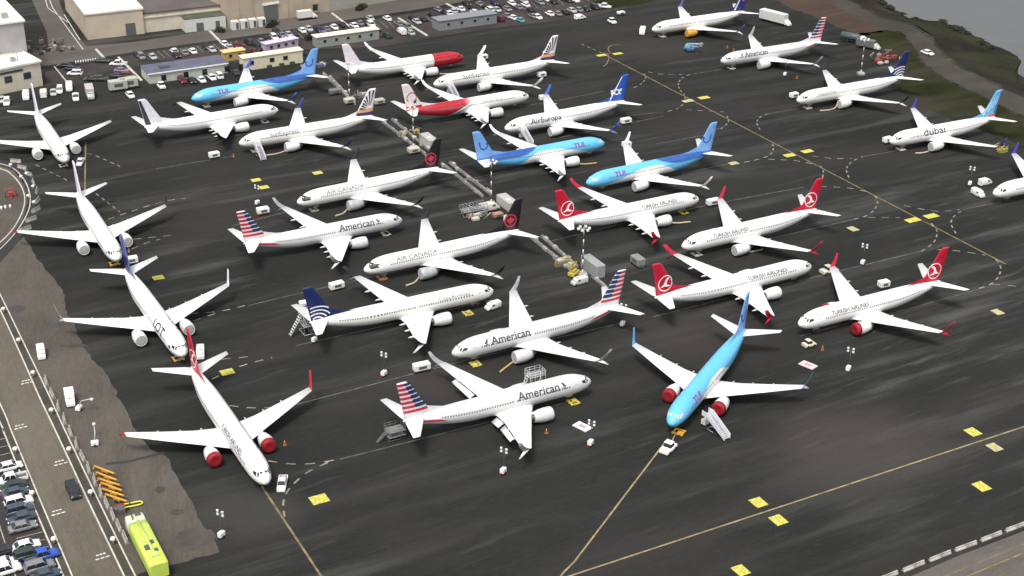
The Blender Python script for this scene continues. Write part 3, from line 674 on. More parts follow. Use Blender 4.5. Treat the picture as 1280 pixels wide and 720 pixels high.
        def flapline():
            m = MB()
            for y0, y1 in ((2.1, 5.4), (5.7, 12.6), (12.9, 16.0)):
                g = []
                for yy in (y0, y1):
                    le = float(np.interp(yy, [q[0] for q in st], [q[1] for q in st])); c = float(np.interp(yy, [q[0] for q in st], [q[2] for q in st])); zz = float(np.interp(yy, [q[0] for q in st], [q[3] for q in st])); tk = float(np.interp(yy, [q[0] for q in st], [q[4] for q in st]))/2
                    for u in (.71, .73):
                        th = tk*c*(1.48*math.sqrt(u)-.63*u-1.76*u*u+1.42*u**3-.51*u**4); g.append((-(le+u*c), sd_*yy, zz+th+.012))
                m.add(g, [(0, 1, 3, 2)])
            return m, paint((.33, .33, .33), .6, name='gap')
        part('flap_gap', sd_, flapline, w_)
        if L.get('flaps'):
            def fl():
                m = MB()
                for y0, y1 in ((2.3, 5.2), (6.0, 11.6)):
                    rings = []
                    for yy in (y0, y1):
                        te = float(np.interp(yy, [1.95, 5.5, 11, 16.9], [20.65, 20.9, 22.05, 23.37])); z0 = float(np.interp(yy, [1.95, 5.5, 11, 16.9], [2.05, 2.45, 3.15, 3.98]))-.12
                        rings.append(foil(Vector((-(te+.1), sd_*yy, z0)), 1.5-.05*yy, .06, 5, Vector((.5, 0, .87)), Vector((-.87, 0, -.5))))
                    m.loft(rings)
                return m, WING
            part('extended_flap', sd_, fl, w_)
        # engine
        ec = L.get('engine', (.70, .70, .69)); yc = sd_*4.83; zc = 1.62
        def nac():
            m = MB(); m.lathe_x((-11.0, yc, zc), [(-.55, 1.02), (-.12, 1.03), (0, 1.10), (-.06, 1.19), (-.4, 1.27), (-1.3, 1.31), (-2.4, 1.24), (-3.4, 1.02), (-3.9, .88), (-3.7, .8)], 28); return m, paint(ec, .35)
        en = part('engine', (sd_, ec), nac)
        cc = L.get('cover', (.42, .42, .41))
        part('intake_cover', (sd_, cc), lambda: (MB().lathe_x((-11.0, yc, zc), [(-.02, .01), (.06, .5), (.08, .9), (.05, 1.12), (-.08, 1.24), (-.5, 1.30), (-.95, 1.335), (-.97, 1.30)] if cc[0] > 3*cc[1] else [(-.02, .01), (0, .5), (-.02, .9), (-.08, 1.09)], 28), paint(cc, .6)), en)
        part('exhaust_cone', sd_, lambda: (MB().lathe_x((-14.4, yc, zc), [(0, .72), (-.9, .6), (-1.2, .38), (-1.9, .05)], 18), paint((.10, .09, .08), .5, .6)), en)
        part('pylon', sd_, lambda: (MB().loft([foil(Vector((-12.3, yc, 2.78)), 4.6, .035, 5, Vector((0, 1, 0))), foil(Vector((-14.9, yc, 2.5)), 4.2, .04, 5, Vector((0, 1, 0))) if False else foil(Vector((-12.4, yc, 2.1)), 5.2, .04, 5, Vector((0, 1, 0)))]), WING), en)
        # tailplane
        def tp():
            m = MB(); m.loft([foil(Vector((-33.9, sd_*.35, 4.75)), 3.9, .05), foil(Vector((-34.5, sd_*1.0, 4.80)), 3.55, .05), foil(Vector((-38.0, sd_*7.17, 5.55)), 1.3, .045)]); return m, WING
        part('tailplane', sd_, tp)
        # main gear
        def mg():
            m = MB(); m.tube([(-19.6, sd_*2.86, .55), (-19.4, sd_*2.9, 2.2)], .13).tube([(-19.6, sd_*2.4, .55), (-19.6, sd_*3.3, .55)], .09).tube([(-19.6, sd_*2.8, .9), (-19.0, sd_*1.6, 1.9)], .07); return m, STEEL
        g_ = part('main_gear', sd_, mg)
        for dy in (-.43, .43):
            part('wheel', (sd_, dy), lambda: (MB().tube([(-19.6, sd_*2.86+dy-.18, .56), (-19.6, sd_*2.86+dy-.14, .56), (-19.6, sd_*2.86+dy+.14, .56), (-19.6, sd_*2.86+dy+.18, .56)], [.44, .56, .56, .44], 18), TYRE), g_)
    g_ = part('nose_gear', 0, lambda: (MB().tube([(-4.0, 0, .35), (-4.1, 0, 1.9)], .10).tube([(-4.0, -.3, .35), (-4.0, .3, .35)], .06).box((-4.7, .35, 1.25), (1.3, .05, .6)).box((-4.7, -.35, 1.25), (1.3, .05, .6)), STEEL))
    for dy in (-.22, .22): part('wheel', ('n', dy), lambda: (MB().tube([(-4, dy-.1, .35), (-4, dy+.1, .35)], .35, 16), TYRE), g_)
    # fin
    fc = L['fin']
    def fin():
        m = MB(); rings = []
        for z in (4.6, 5.2, 6.4, 8, 10, 12, 12.38):
            a, b = fle(z), fte(z)
            if z > 12.2: a += .35
            us = [(1-math.cos(math.pi*i/8))/2 for i in range(9)]
            rings.append([Vector((-(a+(b-a)*u), fth(a+(b-a)*u, z), z)) for u in us]+[Vector((-(a+(b-a)*u), -fth(a+(b-a)*u, z), z)) for u in reversed(us[1:-1])])
        m.loft(rings)
        # dorsal fillet
        m.loft([[Vector((-27.6, 0, 5.30)), Vector((-27.6, .02, 5.28)), Vector((-27.6, -.02, 5.28))], [Vector((-30.5, 0, 5.75)), Vector((-30.5, .16, 5.0)), Vector((-30.5, -.16, 5.0))], [Vector((-32.4, 0, 6.3)), Vector((-32.4, .2, 5.0)), Vector((-32.4, -.2, 5.0))], [Vector((-33.6, 0, 6.7)), Vector((-33.6, .2, 5.0)), Vector((-33.6, -.2, 5.0))]], smooth=False)
        return m, paint(fc, .35)
    fn = part('tail_fin', fc, fin)
    # fin artwork
    for sd_ in (1, -1):
        for i, (kind, mat, polys) in enumerate(L['art'](sd_) if L.get('art') else []):
            if isinstance(polys, str):
                part(kind, (key0, sd_, i), lambda: fin_glyph(polys, mat[1], mat[2], mat[3], mat[4], mat[0], sd_, mat[5]), fn)
            else:
                part(kind, (key0, sd_, i), lambda: decal(kind, polys, mat, lambda u, v: fin_map(u, v, sd_, .03+.012*i), .5, None, ee), fn)
        for i, t in enumerate(L.get('text', [])):
            part('lettering', (key0, sd_, i), lambda: text_mesh(t[0], t[1], t[2], t[3], t[4], t[5], sd_, t[6], ee, shear=t[7] if len(t) > 7 else 0))
        for i, (kind, mat, polys) in enumerate(L.get('hullart', lambda s: [])(sd_)):
            part(kind, (key0, sd_, i, 'h'), lambda: decal(kind, polys, mat, lambda u, v: hull(u, R(v), sd_, .022+.006*i), .6, 8, ee))
    tag(root, L['label'], 'airliner', L.get('group'))
    # the empty sits at the nose; move it back to the main gear so that the thing's base is under it
    return root
INK = paint((.035, .04, .055), .5, name='ink'); REDP = paint(RED, .4, name='red_paint'); WHP = paint(WHITE, .4, name='white_paint'); NVP = paint(NAVY, .4, name='navy_paint')
# -- liveries
def art_flag(sd_):
    navy = []; red = []; blk = paint((.015, .03, .10), .4, name='navy_stripe')
    zs = [6.15+i*.93 for i in range(7)]
    for i, z in enumerate(zs):
        z1 = min(z+.52, 12.3)
        if i == 0: red += clipfin(z, z1, .02, 1, 0)
        else: red += clipfin(z, z1, .46, 1, 0); navy += clipfin(z, z1, .0, .46, 0)
        if i: navy += clipfin(z+.52, min(z+.70, 12.32), .0, .42, 0) if z+.70 < 12.3 else []
    return [('red_stripes', paint((.50, .02, .05), .4, name='stripe_red'), red), ('navy_stripes', blk, navy)]
def hull_flag(sd_):
    return [('rear_red_stripe', paint((.50, .02, .05), .4, name='stripe_red'), [[(30.0, -14), (35.2, -14), (35.0, 8), (31.4, 2)]]), ('rear_white_stripe', WHP, [[(30.9, 8), (34.5, 12), (34.3, 26), (31.5, 24)]]),
            ('flight_symbol', INK, [[(6.25, 26), (6.75, 26), (7.15, 52), (6.7, 47)]]), ('flight_symbol_tip', INK, [[(6.2, 12), (6.85, 18), (7.1, 24), (6.5, 22)]])]
def art_bird(sd_):
    return [('emblem_ring', WHP, ring_poly(35.75, 7.55, 1.78, .2)), ('bird_emblem', WHP, [sx(-1, BIRD, 35.75, 7.55, 1.22)])]
def hull_swirl(sd_):
    g = paint((.33, .33, .36), .5, name='grey_trace'); out = []
    for k in range(6):
        s0 = 23.0+k*1.05; out.append([(s0+t*3.6, -22+t*34-10*t*t) for t in (0, .25, .5, .75, 1)]+[(s0+.20+t*3.6, -22+t*34-10*t*t) for t in (1, .75, .5, .25, 0)])
    out.append([(23, -22), (29, -22), (29.2, -19.5), (23, -19.5)])
    return [('grey_tracery', g, out)]
def art_leaf(sd_):
    r = paint((.50, .03, .05), .4, name='leaf_red'); return [('emblem_ring', r, ring_poly(35.7, 7.5, 1.55, .28)), ('leaf_emblem', r, [sx(1, LEAF, 35.7, 7.5, 1.02)])]
def art_smile(sd_):
    b = paint((.045, .075, .42), .4, name='emblem_blue')
    return [('smile_emblem', b, ring_poly(35.9, 8.5, 1.25, .34, 14, R(185), R(355))), ('smile_dot', b, ring_poly(35.0, 8.75, .35, .34, 10)), ('smile_arm', b, [[(36.9, 8.3), (37.2, 8.3), (37.35, 9.5), (37.0, 9.6)]])]
def art_rays(sd_):
    k = paint((.02, .015, .06), .4, name='ray_ink'); o_ = paint((.60, .32, .16), .5, name='peach'); c = (36.9, 6.9); rays = []
    for a in (172, 153, 135, 118, 102, 87, 74):
        a = R(a); d = (math.cos(a), math.sin(a)); n_ = (-d[1], d[0]); L1 = 1.2
        while L1 < 5.2 and fle(c[1]+d[1]*L1)+.25 < c[0]+d[0]*L1 < fte(c[1]+d[1]*L1)-.15 and c[1]+d[1]*L1 < 11.9: L1 += .1
        if L1 < 1.5: continue
        rays.append([(c[0]+d[0]*q+n_[0]*w2, c[1]+d[1]*q+n_[1]*w2) for q, w2 in ((1.0, .05), (L1-.25, .26), (L1, .0), (L1-.25, -.26), (1.0, -.05))])
    return [('peach_base', o_, clipfin(6.1, 7.1)), ('navy_shade_base', paint((.03, .02, .12), .4, name='violet_shade'), clipfin(5.0, 6.1)), ('sun_rays', k, rays)]  # navy root band: dark dorsal colour plus painted-in shade under the fin
def art_globe(sd_):
    arcs = []
    for r in (1.2, 1.95, 2.7, 3.45):
        for pl in ring_poly(36.4, 4.6, r*1.0, .26, 16, R(40), R(150)):
            pl = [(36.4+(p[0]-36.4)*1.15, 4.6+(p[1]-4.6)*1.0) for p in pl]
            if all(fle(p[1])-.1 < p[0] < fte(p[1])+.05 for p in pl): arcs.append(pl)
    return [('globe_arcs', WHP, arcs)]
def art_ae(sd_): return [('letter_emblem', (WHP, 36.2, 7.0, 3.0, 3.6, .02), '\u0153'), ('white_edge', WHP, clipfin(5.4, 12.0, .0, .055))]
def art_star(sd_):
    r = paint((.30, .015, .03), .4, name='dark_red'); g = paint((.02, .10, .05), .4, name='dark_green')
    star = [(math.cos(R(90+36*i))*(1 if i % 2 == 0 else .42), math.sin(R(90+36*i))*(1 if i % 2 == 0 else .42)) for i in range(10)]
    return [('emblem_ring', r, ring_poly(36.2, 8.3, 1.55, .24, 24, R(-40), R(250))), ('star_emblem', g, [sx(1, star, 35.2, 7.1, .75)]), ('red_base', paint((.40, .015, .028), .4, name='base_red'), clipfin(4.8, 5.9))]
def art_stripes(sd_):
    w_ = [];
    for i in range(4):
        for (z0, z1, z2) in ((5.8+i*.9, 7.6+i*.8, 9.8+i*.5),):
            a = .05+i*.2; w_.append([(fle(z0)+(fte(z0)-fle(z0))*a, z0), (fle(z0)+(fte(z0)-fle(z0))*(a+.06), z0), (fle(z2)+(fte(z2)-fle(z2))*(a+.10), z2), (fle(z2)+(fte(z2)-fle(z2))*(a+.06), z2)])
    return [('white_slashes', WHP, w_), ('coral_base', paint((.55, .10, .10), .4, name='coral'), clipfin(5.0, 5.9, .45, 1)), ('deep_blue_edge', paint((.03, .15, .50), .4, name='edge_blue'), clipfin(6.2, 12.0, .8, .92))]
def art_rudder(sd_): return [('dark_rudder', INK, clipfin(5.2, 12.1, .70, .98))]
def art_curl(sd_): return [('curl_emblem', paint((.60, .25, .25), .4, name='salmon'), ring_poly(36.3, 9.2, 1.1, .45, 14, R(-60), R(200))), ('pale_curve', WHP, clipfin(5.6, 12.0, .10, .20))]
def art_navyband(sd_): return [('navy_band', NVP, clipfin(4.9, 8.4, 0, 1)), ('blue_band', paint((.10, .12, .30), .4, name='mid_blue'), clipfin(8.4, 12.1, .3, .9))]
US = dict(hull='silver', fin=(.66, .66, .67), art=art_flag, hullart=hull_flag, engine=(.60, .60, .60), winglet=(.30, .31, .33), text=[('American', 7.7, 16.2, 12, 2.25, INK, .025)])
TK = dict(hull='white', fin=RED, art=art_bird, hullart=hull_swirl, winglet=RED, winglow=RED, text=[('TURKISH AIRLINES', 7.3, 17.0, 24, 1.15, paint((.07, .07, .10), .5, name='slate_ink'), .022)])
TU = dict(hull='tui', fin=FINBLUE, art=art_smile, winglet=(.10, .30, .62), glass=1, text=[('TUI', 7.2, 10.4, 14, 1.7, paint((.30, .07, .30), .4, name='magenta'), .07)], engine=(.72, .73, .72))
CA = dict(hull='canada', fin=BLACK, art=art_leaf, mask=1, winglet=BLACK, text=[('AIR CANADA', 7.0, 16.8, 24, 1.35, paint((.13, .11, .11), .5, name='grey_ink'), .01)], engine=(.40, .42, .43))
SE = dict(hull='cream', fin=(.74, .72, .70), art=art_rays, winglet=(.04, .03, .16), text=[('SunExpress', 8.0, 16.0, 16, 1.75, paint((.12, .11, .13), .5, name='soft_ink'), .01)])
CO = dict(hull='cream', fin=NAVY, art=art_globe, winglet=(.008, .009, .02), text=[('CopaAirlines', 6.0, 12.0, 22, .95, paint((.12, .13, .18), .5, name='pale_ink'), .0)])
MD = lambda d, **k: dict(d, **k)
PL = {
'p01': MD(TK, key='w1', fin=(.70, .67, .74), art=None, hullart=lambda s: [('door_emblem', INK, [[(3.0, 6), (3.4, 6), (3.4, 20), (3.0, 20)]])], winglet=(.012, .012, .03), winglow=(.6, .6, .6), text=[], label='plain white airliner cut by the left edge beside the beige annex'),
'p02': MD(TK, key='w2', fin=(.68, .64, .72), art=None, hullart=lambda s: [('door_emblem', INK, [[(3.0, 6), (3.4, 6), (3.4, 20), (3.0, 20)]])], winglet=(.012, .012, .03), text=[], label='plain white airliner with a pale lilac fin, pointing down beside the curved road'),
'p03': MD(TK, key='lo', fin=(.10, .12, .30), art=art_navyband, hullart=lambda s: [('door_emblem', INK, [[(3.0, 2), (3.7, 2), (3.7, 20), (3.0, 20)]])], winglet=(.62, .60, .66), winglow=(.4, .4, .5), text=[('LOT', 7.0, 12.5, 4, 2.6, NVP, .03)], label='white airliner with a dark blue fin and blue letters, nose beside a red fin'),
'p04': MD(TK, key='tk', cover=(.27, .006, .014), label='nose down white airliner with red wingtips and two red engine covers'),
'p05': MD(US, key='us', flaps=1, label='nearest silver airliner with striped tail, flaps lowered, stand behind its front'),
'p06': MD(CO, key='co', wincol=(.10, .10, .11), label='long white airliner with dark blue globe tail and scaffold at its rear'),
'p07': MD(US, key='us', label='silver airliner with striped tail at left, nose pointing right'),
'p08': MD(US, key='us', label='silver airliner with striped tail in the middle, nose to the left with yellow nose stand'),
'p09': MD(CA, key='ca', label='white airliner with black tail and red leaf ring, the farther of the two'),
'p10': MD(CA, key='ca', label='white airliner with black tail and red leaf ring, the nearer of the two'),
'p11': MD(TK, key='tk', label='white airliner with red bird tail, nose to the right, farther of two'),
'p12': MD(TK, key='tk', label='white airliner with red bird tail and grey engine fronts, nose to the left'),
'p13': MD(TK, key='tk', label='longer white airliner with red bird tail, nose to the right, nearer of two'),
'p14': MD(TK, key='tk', cover=(.27, .006, .014), label='white airliner with red bird tail and red engine cover, nose to the left'),
'p15': MD(TU, key='tu', hull='tui2', cover=(.27, .006, .014), label='bright blue airliner with red engine covers, nose down beside the white stairs'),
'p16': MD(TU, key='tu', winglet=WHITE, label='blue airliner with nose to the left, above the red tailed airliners'),
'p17': MD(TU, key='tu', winglet=WHITE, label='blue airliner whose nose points right, in the upper middle'),
'p18': MD(TK, key='ae', fin=(.02, .09, .42), art=art_ae, hullart=None, winglet=(.06, .12, .50), winglow=(.2, .25, .5), text=[('AirEuropa', 7.0, 16.4, 4, 2.1, INK, .02)], label='white airliner with a royal blue fin bearing white joined letters'),
'p19': MD(TK, key='ma', hull='maroc', fin=(.76, .66, .66), art=art_star, hullart=None, winglet=(.78, .72, .73), winglow=WHITE, text=[('royal air maroc', 9.0, 15.6, 20, 1.25, paint((.40, .30, .28), .5, name='dusty_ink'), .0)], label='white airliner with a red rear body and a ring and star on its pale fin'),
'p20': MD(SE, key='se', winglet=WHITE, label='white airliner with black sun rays on its fin, beside the red nosed one'),
'p21': MD(TK, key='no', hull='rednose', fin=(.72, .68, .72), art=None, hullart=None, winglet=(.7, .68, .72), winglow=WHITE, text=[], label='white airliner whose front third is red'),
'p22': MD(TU, key='tu', winglet=(.04, .10, .38), label='blue airliner with nose to the left, in front of the pale yellow cabin'),
'p23': MD(SE, key='se', label='nearer white airliner with black sun rays on its fin and stairs at its door'),
'p24': MD(TK, key='bw', fin=(.74, .72, .76), art=art_rudder, hullart=None, winglet=BLACK, winglow=BLACK, text=[], label='plain white airliner with a dark rudder stripe on its white fin'),
'p25': MD(TK, key='ic', hull='cream', fin=(.02, .02, .14), art=art_curl, hullart=None, winglet=(.10, .08, .25), winglow=WHITE, engine=(.62, .30, .04), cover=(.55, .30, .06), text=[('ICELANDAIR', 8.6, 14.5, 16, 1.0, paint((.50, .50, .52), .5, name='faint_ink'), .0)], label='white airliner with orange engines at the top of the apron'),
'p26': MD(US, key='us', label='silver airliner with striped tail, farthest one at the upper right'),
'p27': MD(CO, key='co2', label='white airliner with a dark blue globe tail standing by the grass at the right'),
'p28': MD(TK, key='du', fin=(.12, .40, .68), art=art_stripes, hullart=None, winglet=(.05, .03, .30), winglow=(.5, .08, .1), text=[('fly', 8.0, 10.6, 4, 2.4, paint((.62, .50, .42), .5, name='pale_coral'), .0), ('dubai', 10.9, 18.2, 8, 2.6, INK, .03)], label='white airliner with a light blue slashed fin and red lower wingtip, near the right edge'),
'p29': MD(TK, key='rr', fin=WHITE, art=None, hullart=None, winglet=(.06, .03, .30), winglow=WHITE, text=[], label='white airliner of which only the nose shows at the right edge'),
}
for d in PL.values():
    for k in ('art', 'hullart'):
        if k in d and d[k] is None: del d[k]
POSE = {
'p01':(-113.2,345.3,-62.2,-1.2),'p02':(-85.6,286.9,-62.2,-0.1),'p03':(-62.5,244.2,-60.8,1.7),'p04':(-39.9,201.1,-61.4,2.6),'p05':(14.8,236.1,28.2,0.2),'p06':(-3.9,273.6,27.5,2.4),
'p07':(-25.6,310.2,28.3,0.0),'p08':(-11.4,245.9,-151.1,0.2),'p09':(-51.2,319.7,-149.3,0.2),'p10':(-31.8,282.7,-150.9,0.5),'p11':(44.6,324.8,28.5,0.9),'p12':(37.8,296.7,-151.0,-0.3),
'p13':(64.9,287.4,29.1,2.8),'p14':(57.4,259.6,-152.0,-1.0),'p15':(28.1,220.8,-117.8,0.3),'p16':(18.0,333.9,-150.2,0.3),'p17':(23.9,362.4,28.9,0.3),'p18':(-2.4,372.5,-150.1,0.6),
'p19':(4.2,400.1,29.4,0.9),'p20':(-23.6,409.7,-151.3,2.8),'p21':(-15.7,436.8,28.8,1.1),'p22':(-91.3,394.3,-150.2,0.1),'p23':(-71.8,359.1,-151.9,0.0),'p24':(-65.5,386.0,31.6,0.1),
'p25':(45.2,469.4,-152.0,-0.9),'p26':(63.6,435.4,-153.4,-0.2),'p27':(80.8,398.6,-152.2,1.2),'p28':(99.8,365.6,-154.0,-2.0),'p29':(116.9,329.8,-153.1,0.0)}
for k, v in POSE.items(): airliner(k, *v, PL[k])
# ------------------------------------------------------------------ vehicles and apron equipment
def P_(c, rough=.3): return paint(c, rough, var=.05, name='car_paint')
def wheel(root, x, y, r=.33, w_=.22):
    k = ('wheel', r, w_)
    if k not in _mesh: _mesh[k] = MB().tube([(0, -w_/2, 0), (0, -w_*.4, 0), (0, w_*.4, 0), (0, w_/2, 0)], [r*.8, r, r, r*.8], 14).mesh('wheel', TYRE)
    o = link('wheel', _mesh[k], root); o.location = (x, y, r); return o
def four(root, xf, xr, hw, r=.33, w_=.22):
    for x in (xf, xr):
        for s in (1, -1): wheel(root, x, s*hw, r, w_)
LAMP = paint((.75, .74, .68), .2, name='lamp_lens'); TAIL = paint((.35, .01, .01), .3, name='tail_lens')
def section(m, xs, hw, z0, top, n=8):
    """car body: stations (x, halfwidth factor, top z) with rounded shoulders"""
    rings = []
    for x, k, zt in xs:
        w_ = hw*k; r = min(.16, (zt-z0)*.3)
        rings.append([(x, -w_*.94, z0), (x, -w_, z0+r), (x, -w_, zt-r*1.2), (x, -w_*.92, zt-r*.25), (x, -w_*.5, zt), (x, w_*.5, zt), (x, w_*.92, zt-r*.25), (x, w_, zt-r*1.2), (x, w_, z0+r), (x, w_*.94, z0)])
    return m.loft(rings)
def car(col, kind='sedan'):
    r = empty('parked_car'); c = P_(col)
    if kind == 'sedan': body = [(-2.25, .82, .72), (-2.1, .95, .92), (-1.4, 1, .98), (0, 1, .95), (1.0, 1, .95), (1.9, .96, .80), (2.22, .82, .62)]; cab = [(-1.65, -1.0, .55, 1.15), .97, 1.43]
    elif kind == 'suv': body = [(-2.25, .9, .9), (-2.15, .98, 1.05), (0, 1, 1.05), (1.1, 1, 1.05), (2.0, .96, .95), (2.3, .85, .7)]; cab = [(-2.15, -1.85, .6, 1.2), 1.03, 1.72]
    elif kind == 'pickup': body = [(-2.7, .95, .95), (-2.6, 1, 1.0), (-.9, 1, 1.0), (.9, 1, 1.05), (2.2, .96, .98), (2.6, .86, .75)]; cab = [(-.85, -.65, .75, 1.25), 1.03, 1.78]
    section(MB(), body, .92, .28, 0).build('body', c, r) if kind != 'pickup' else pk(body, c, r)
    (a, b, cc, d), z0, z1 = cab; hw = .84
    g = MB().add([(a, -hw, z0), (d, -hw, z0), (d, hw, z0), (a, hw, z0), (b, -hw*.82, z1-.03), (cc, -hw*.82, z1-.03), (cc, hw*.82, z1-.03), (b, hw*.82, z1-.03)], [(0, 1, 2, 3), (4, 5, 6, 7), (0, 1, 5, 4), (1, 2, 6, 5), (2, 3, 7, 6), (3, 0, 4, 7)])
    g.build('window_glass', GLASS, r)
    m = MB().add([(b-.06, -hw*.84, z1-.03), (cc+.06, -hw*.84, z1-.03), (cc+.06, hw*.84, z1-.03), (b-.06, hw*.84, z1-.03), (b, -hw*.72, z1+.04), (cc, -hw*.72, z1+.04), (cc, hw*.72, z1+.04), (b, hw*.72, z1+.04)], [(0, 1, 2, 3), (4, 5, 6, 7), (0, 1, 5, 4), (1, 2, 6, 5), (2, 3, 7, 6), (3, 0, 4, 7)])
    for s in (1, -1):
        for x0, x1 in ((a, b), ((a+d)/2, (b+cc)/2), (d, cc)): m.tube([(x0, s*hw*1.0, z0), (x1, s*hw*.84, z1-.02)], .045, 5)
    m.build('roof', c, r)
    L = body[-1][0]
    for s in (1, -1):
        MB().rbox((L-.10, s*.62, .66), (.16, .34, .14), .03).build('headlight', LAMP, r); MB().rbox((body[0][0]+.07, s*.66, .78), (.12, .28, .16), .03).build('tail_light', TAIL, r)
    four(r, L-.85, body[0][0]+.85, .82); return r
def pk(body, c, r):
    m = MB(); section(m, [b for b in body if b[0] >= -.9], .92, .32, 0)
    m.box((-1.8, 0, .48), (1.8, 1.7, .25)).box((-1.8, .86, .8), (1.8, .12, .5)).box((-1.8, -.86, .8), (1.8, .12, .5)).box((-2.68, 0, .8), (.1, 1.8, .5)); m.build('body', c, r)
    MB().box((-1.78, 0, .63), (1.7, 1.55, .05)).build('cargo_bed', DGREY, r)
def van(col=WHITE, L=4.9, h=2.05):
    r = empty('van'); c = P_(col)
    xs = [(-L/2, .9, h*.97), (-L/2+.15, .98, h), (L/2-1.7, 1, h), (L/2-1.0, .98, h*.86), (L/2-.55, .97, h*.6), (L/2-.05, .9, h*.45)]
    section(MB(), xs, .95, .3, 0).build('body', c, r)
    MB().add([(L/2-1.62, -.78, h*.97), (L/2-1.62, .78, h*.97), (L/2-.58, .84, h*.625), (L/2-.58, -.84, h*.625)], [(0, 1, 2, 3)]).mesh('x', GLASS)
    m = MB(); m.add([(L/2-1.60, -.74, h+.015-.02), (L/2-1.60, .74, h-.005), (L/2-.62, .80, h*.665), (L/2-.62, -.80, h*.665), (L/2-1.6, -.70, h-.2), (L/2-1.6, .70, h-.2), (L/2-.75, .7, h*.55), (L/2-.75, -.7, h*.55)], [(0, 1, 2, 3), (4, 7, 6, 5), (0, 4, 5, 1), (1, 5, 6, 2), (2, 6, 7, 3), (3, 7, 4, 0)])
    m.build('windscreen', GLASS, r)
    for s in (1, -1):
        MB().box((L/2-1.75, s*.945, h*.72), (.8, .05, .42)).build('side_window', GLASS, r); MB().rbox((L/2-.12, s*.66, .75), (.16, .28, .2), .03).build('headlight', LAMP, r)
        MB().box((-L/2+.02, s*.72, 1.1), (.06, .16, .4)).build('tail_light', TAIL, r)
    four(r, L/2-.85, -L/2+.85, .85); return r
def box_truck(bc=WHITE, cc=WHITE, L=6.5, h=3.0, w_=2.3):
    r = empty('box_truck'); MB().rbox((-.9, 0, h/2+.45), (L-2.0, w_, h-.9), .05).build('cargo_box', P_(bc, .5), r)
    section(MB(), [(L/2-1.85, .96, 2.15), (L/2-1.3, 1, 2.15), (L/2-.75, .98, 1.75), (L/2-.45, .97, 1.25), (L/2, .9, 1.1)], 1.0, .45, 0).build('cab', P_(cc), r)
    MB().box((L/2-1.0, 0, 1.75), (.12, 1.6, .5), 0).build('windscreen', GLASS, r)
    MB().box((-.3, 0, .55), (L-1, .9, .25)).build('chassis', DGREY, r); four(r, L/2-.95, -L/2+1.1, .92, .42, .28); return r
def cart(col=WHITE, L=2.9, w_=1.7, h=1.75, base=DGREY, name='ground_power_cart'):
    r = empty(name); MB().rbox((0, 0, h*.5+.42), (L, w_, h-.55), .07).build('housing', P_(col, .5), r)
    MB().box((0, -w_/2-.02, h*.55+.3), (L*.5, .06, h*.34)).box((0, w_/2+.02, h*.55+.3), (L*.5, .06, h*.34)).build('vent_grille', DGREY, r)
    MB().box((0, 0, .38), (L*1.05, w_*.8, .14)).build('chassis', base, r); MB().tube([(L*.5, 0, .38), (L*.5+1.1, 0, .25)], .05).build('drawbar', DGREY, r)
    four(r, L*.34, -L*.34, w_*.42, .28, .18); return r
def tug(col=WHITE, L=3.4):
    r = empty('tow_tractor'); c = P_(col, .45)
    section(MB(), [(-L/2, .95, 1.0), (-L/2+.2, 1, 1.05), (0, 1, 1.05), (L/2-.3, .98, .95), (L/2, .92, .8)], .95, .3, 0).build('body', c, r)
    MB().add([(-.9, -.75, 1.0), (.5, -.75, 1.0), (.5, .75, 1.0), (-.9, .75, 1.0), (-.8, -.66, 1.72), (.25, -.66, 1.72), (.25, .66, 1.72), (-.8, .66, 1.72)], [(0, 1, 2, 3), (4, 5, 6, 7), (0, 1, 5, 4), (1, 2, 6, 5), (2, 3, 7, 6), (3, 0, 4, 7)]).build('cab_glass', GLASS, r)
    MB().rbox((-.28, 0, 1.77), (1.25, 1.5, .1), .03).build('cab_roof', c, r)
    MB().tube([(-.3, 0, 1.8), (-.3, 0, 1.98)], .09).build('beacon', paint((.6, .3, .02), .3, name='amber'), r)
    four(r, L/2-.7, -L/2+.7, .85, .38, .28); return r
def light_tower(col=WHITE, red=False):
    r = empty('light_tower'); MB().rbox((0, 0, .85), (1.5, 1.0, .85), .1).build('generator_housing', P_(col, .5), r)
    MB().box((0, 0, .38), (1.8, .9, .12)).tube([(.8, 0, .38), (1.7, 0, .28)], .05).build('chassis', paint((.35, .03, .02), .6) if red else DGREY, r)
    for s in (1, -1): wheel(r, 0, s*.58, .3, .16); MB().tube([(-.6, s*.4, .3), (-.6, s*1.0, .05)], .04).build('outrigger', DGREY, r)
    m = MB().tube([(-.3, 0, 1.2), (-.3, 0, 5.3)], .09, 6).tube([(-.3, -.75, 5.2), (-.3, .75, 5.2)], .04, 6).tube([(-.3, 0, 4.6), (-.3, 0, 5.4)], .07, 6); m.build('mast', DGREY, r)
    for y in (-.65, .65):
        for z in (5.45, 4.75):
            MB().rbox((-.2, y, z), (.3, .52, .38), .05).build('lamp', LAMP, r)
    return r
def flood_mast(h=11.5):
    r = empty('flood_mast'); n = 9
    for i in range(n):
        MB().tube([(0, 0, .3+i*(h-.3)/n), (0, 0, .3+(i+1)*(h-.3)/n)], .17-.007*i, 8, caps=True).build('mast_section', paint((.72, .71, .68), .6) if i % 2 == 0 else paint((.10, .07, .06), .6), r)
    MB().rbox((0, 0, .35), (2.0, 2.0, .7), .12).build('concrete_base', CONC, r)
    m = MB()
    for a in (0, 60, 120): m.tube([(-1.25*math.cos(R(a)), -1.25*math.sin(R(a)), h+.1), (1.25*math.cos(R(a)), 1.25*math.sin(R(a)), h+.1)], .05, 6)
    m.tube([(0, 0, h-.2), (0, 0, h+.5)], .1, 8).build('crossarm', STEEL, r)
    for a in range(0, 360, 60):
        x_, y_ = 1.2*math.cos(R(a)), 1.2*math.sin(R(a)); MB().rbox((x_, y_, h+.15), (.55, .5, .42), .06).build('lamp', LAMP, r)
    return r
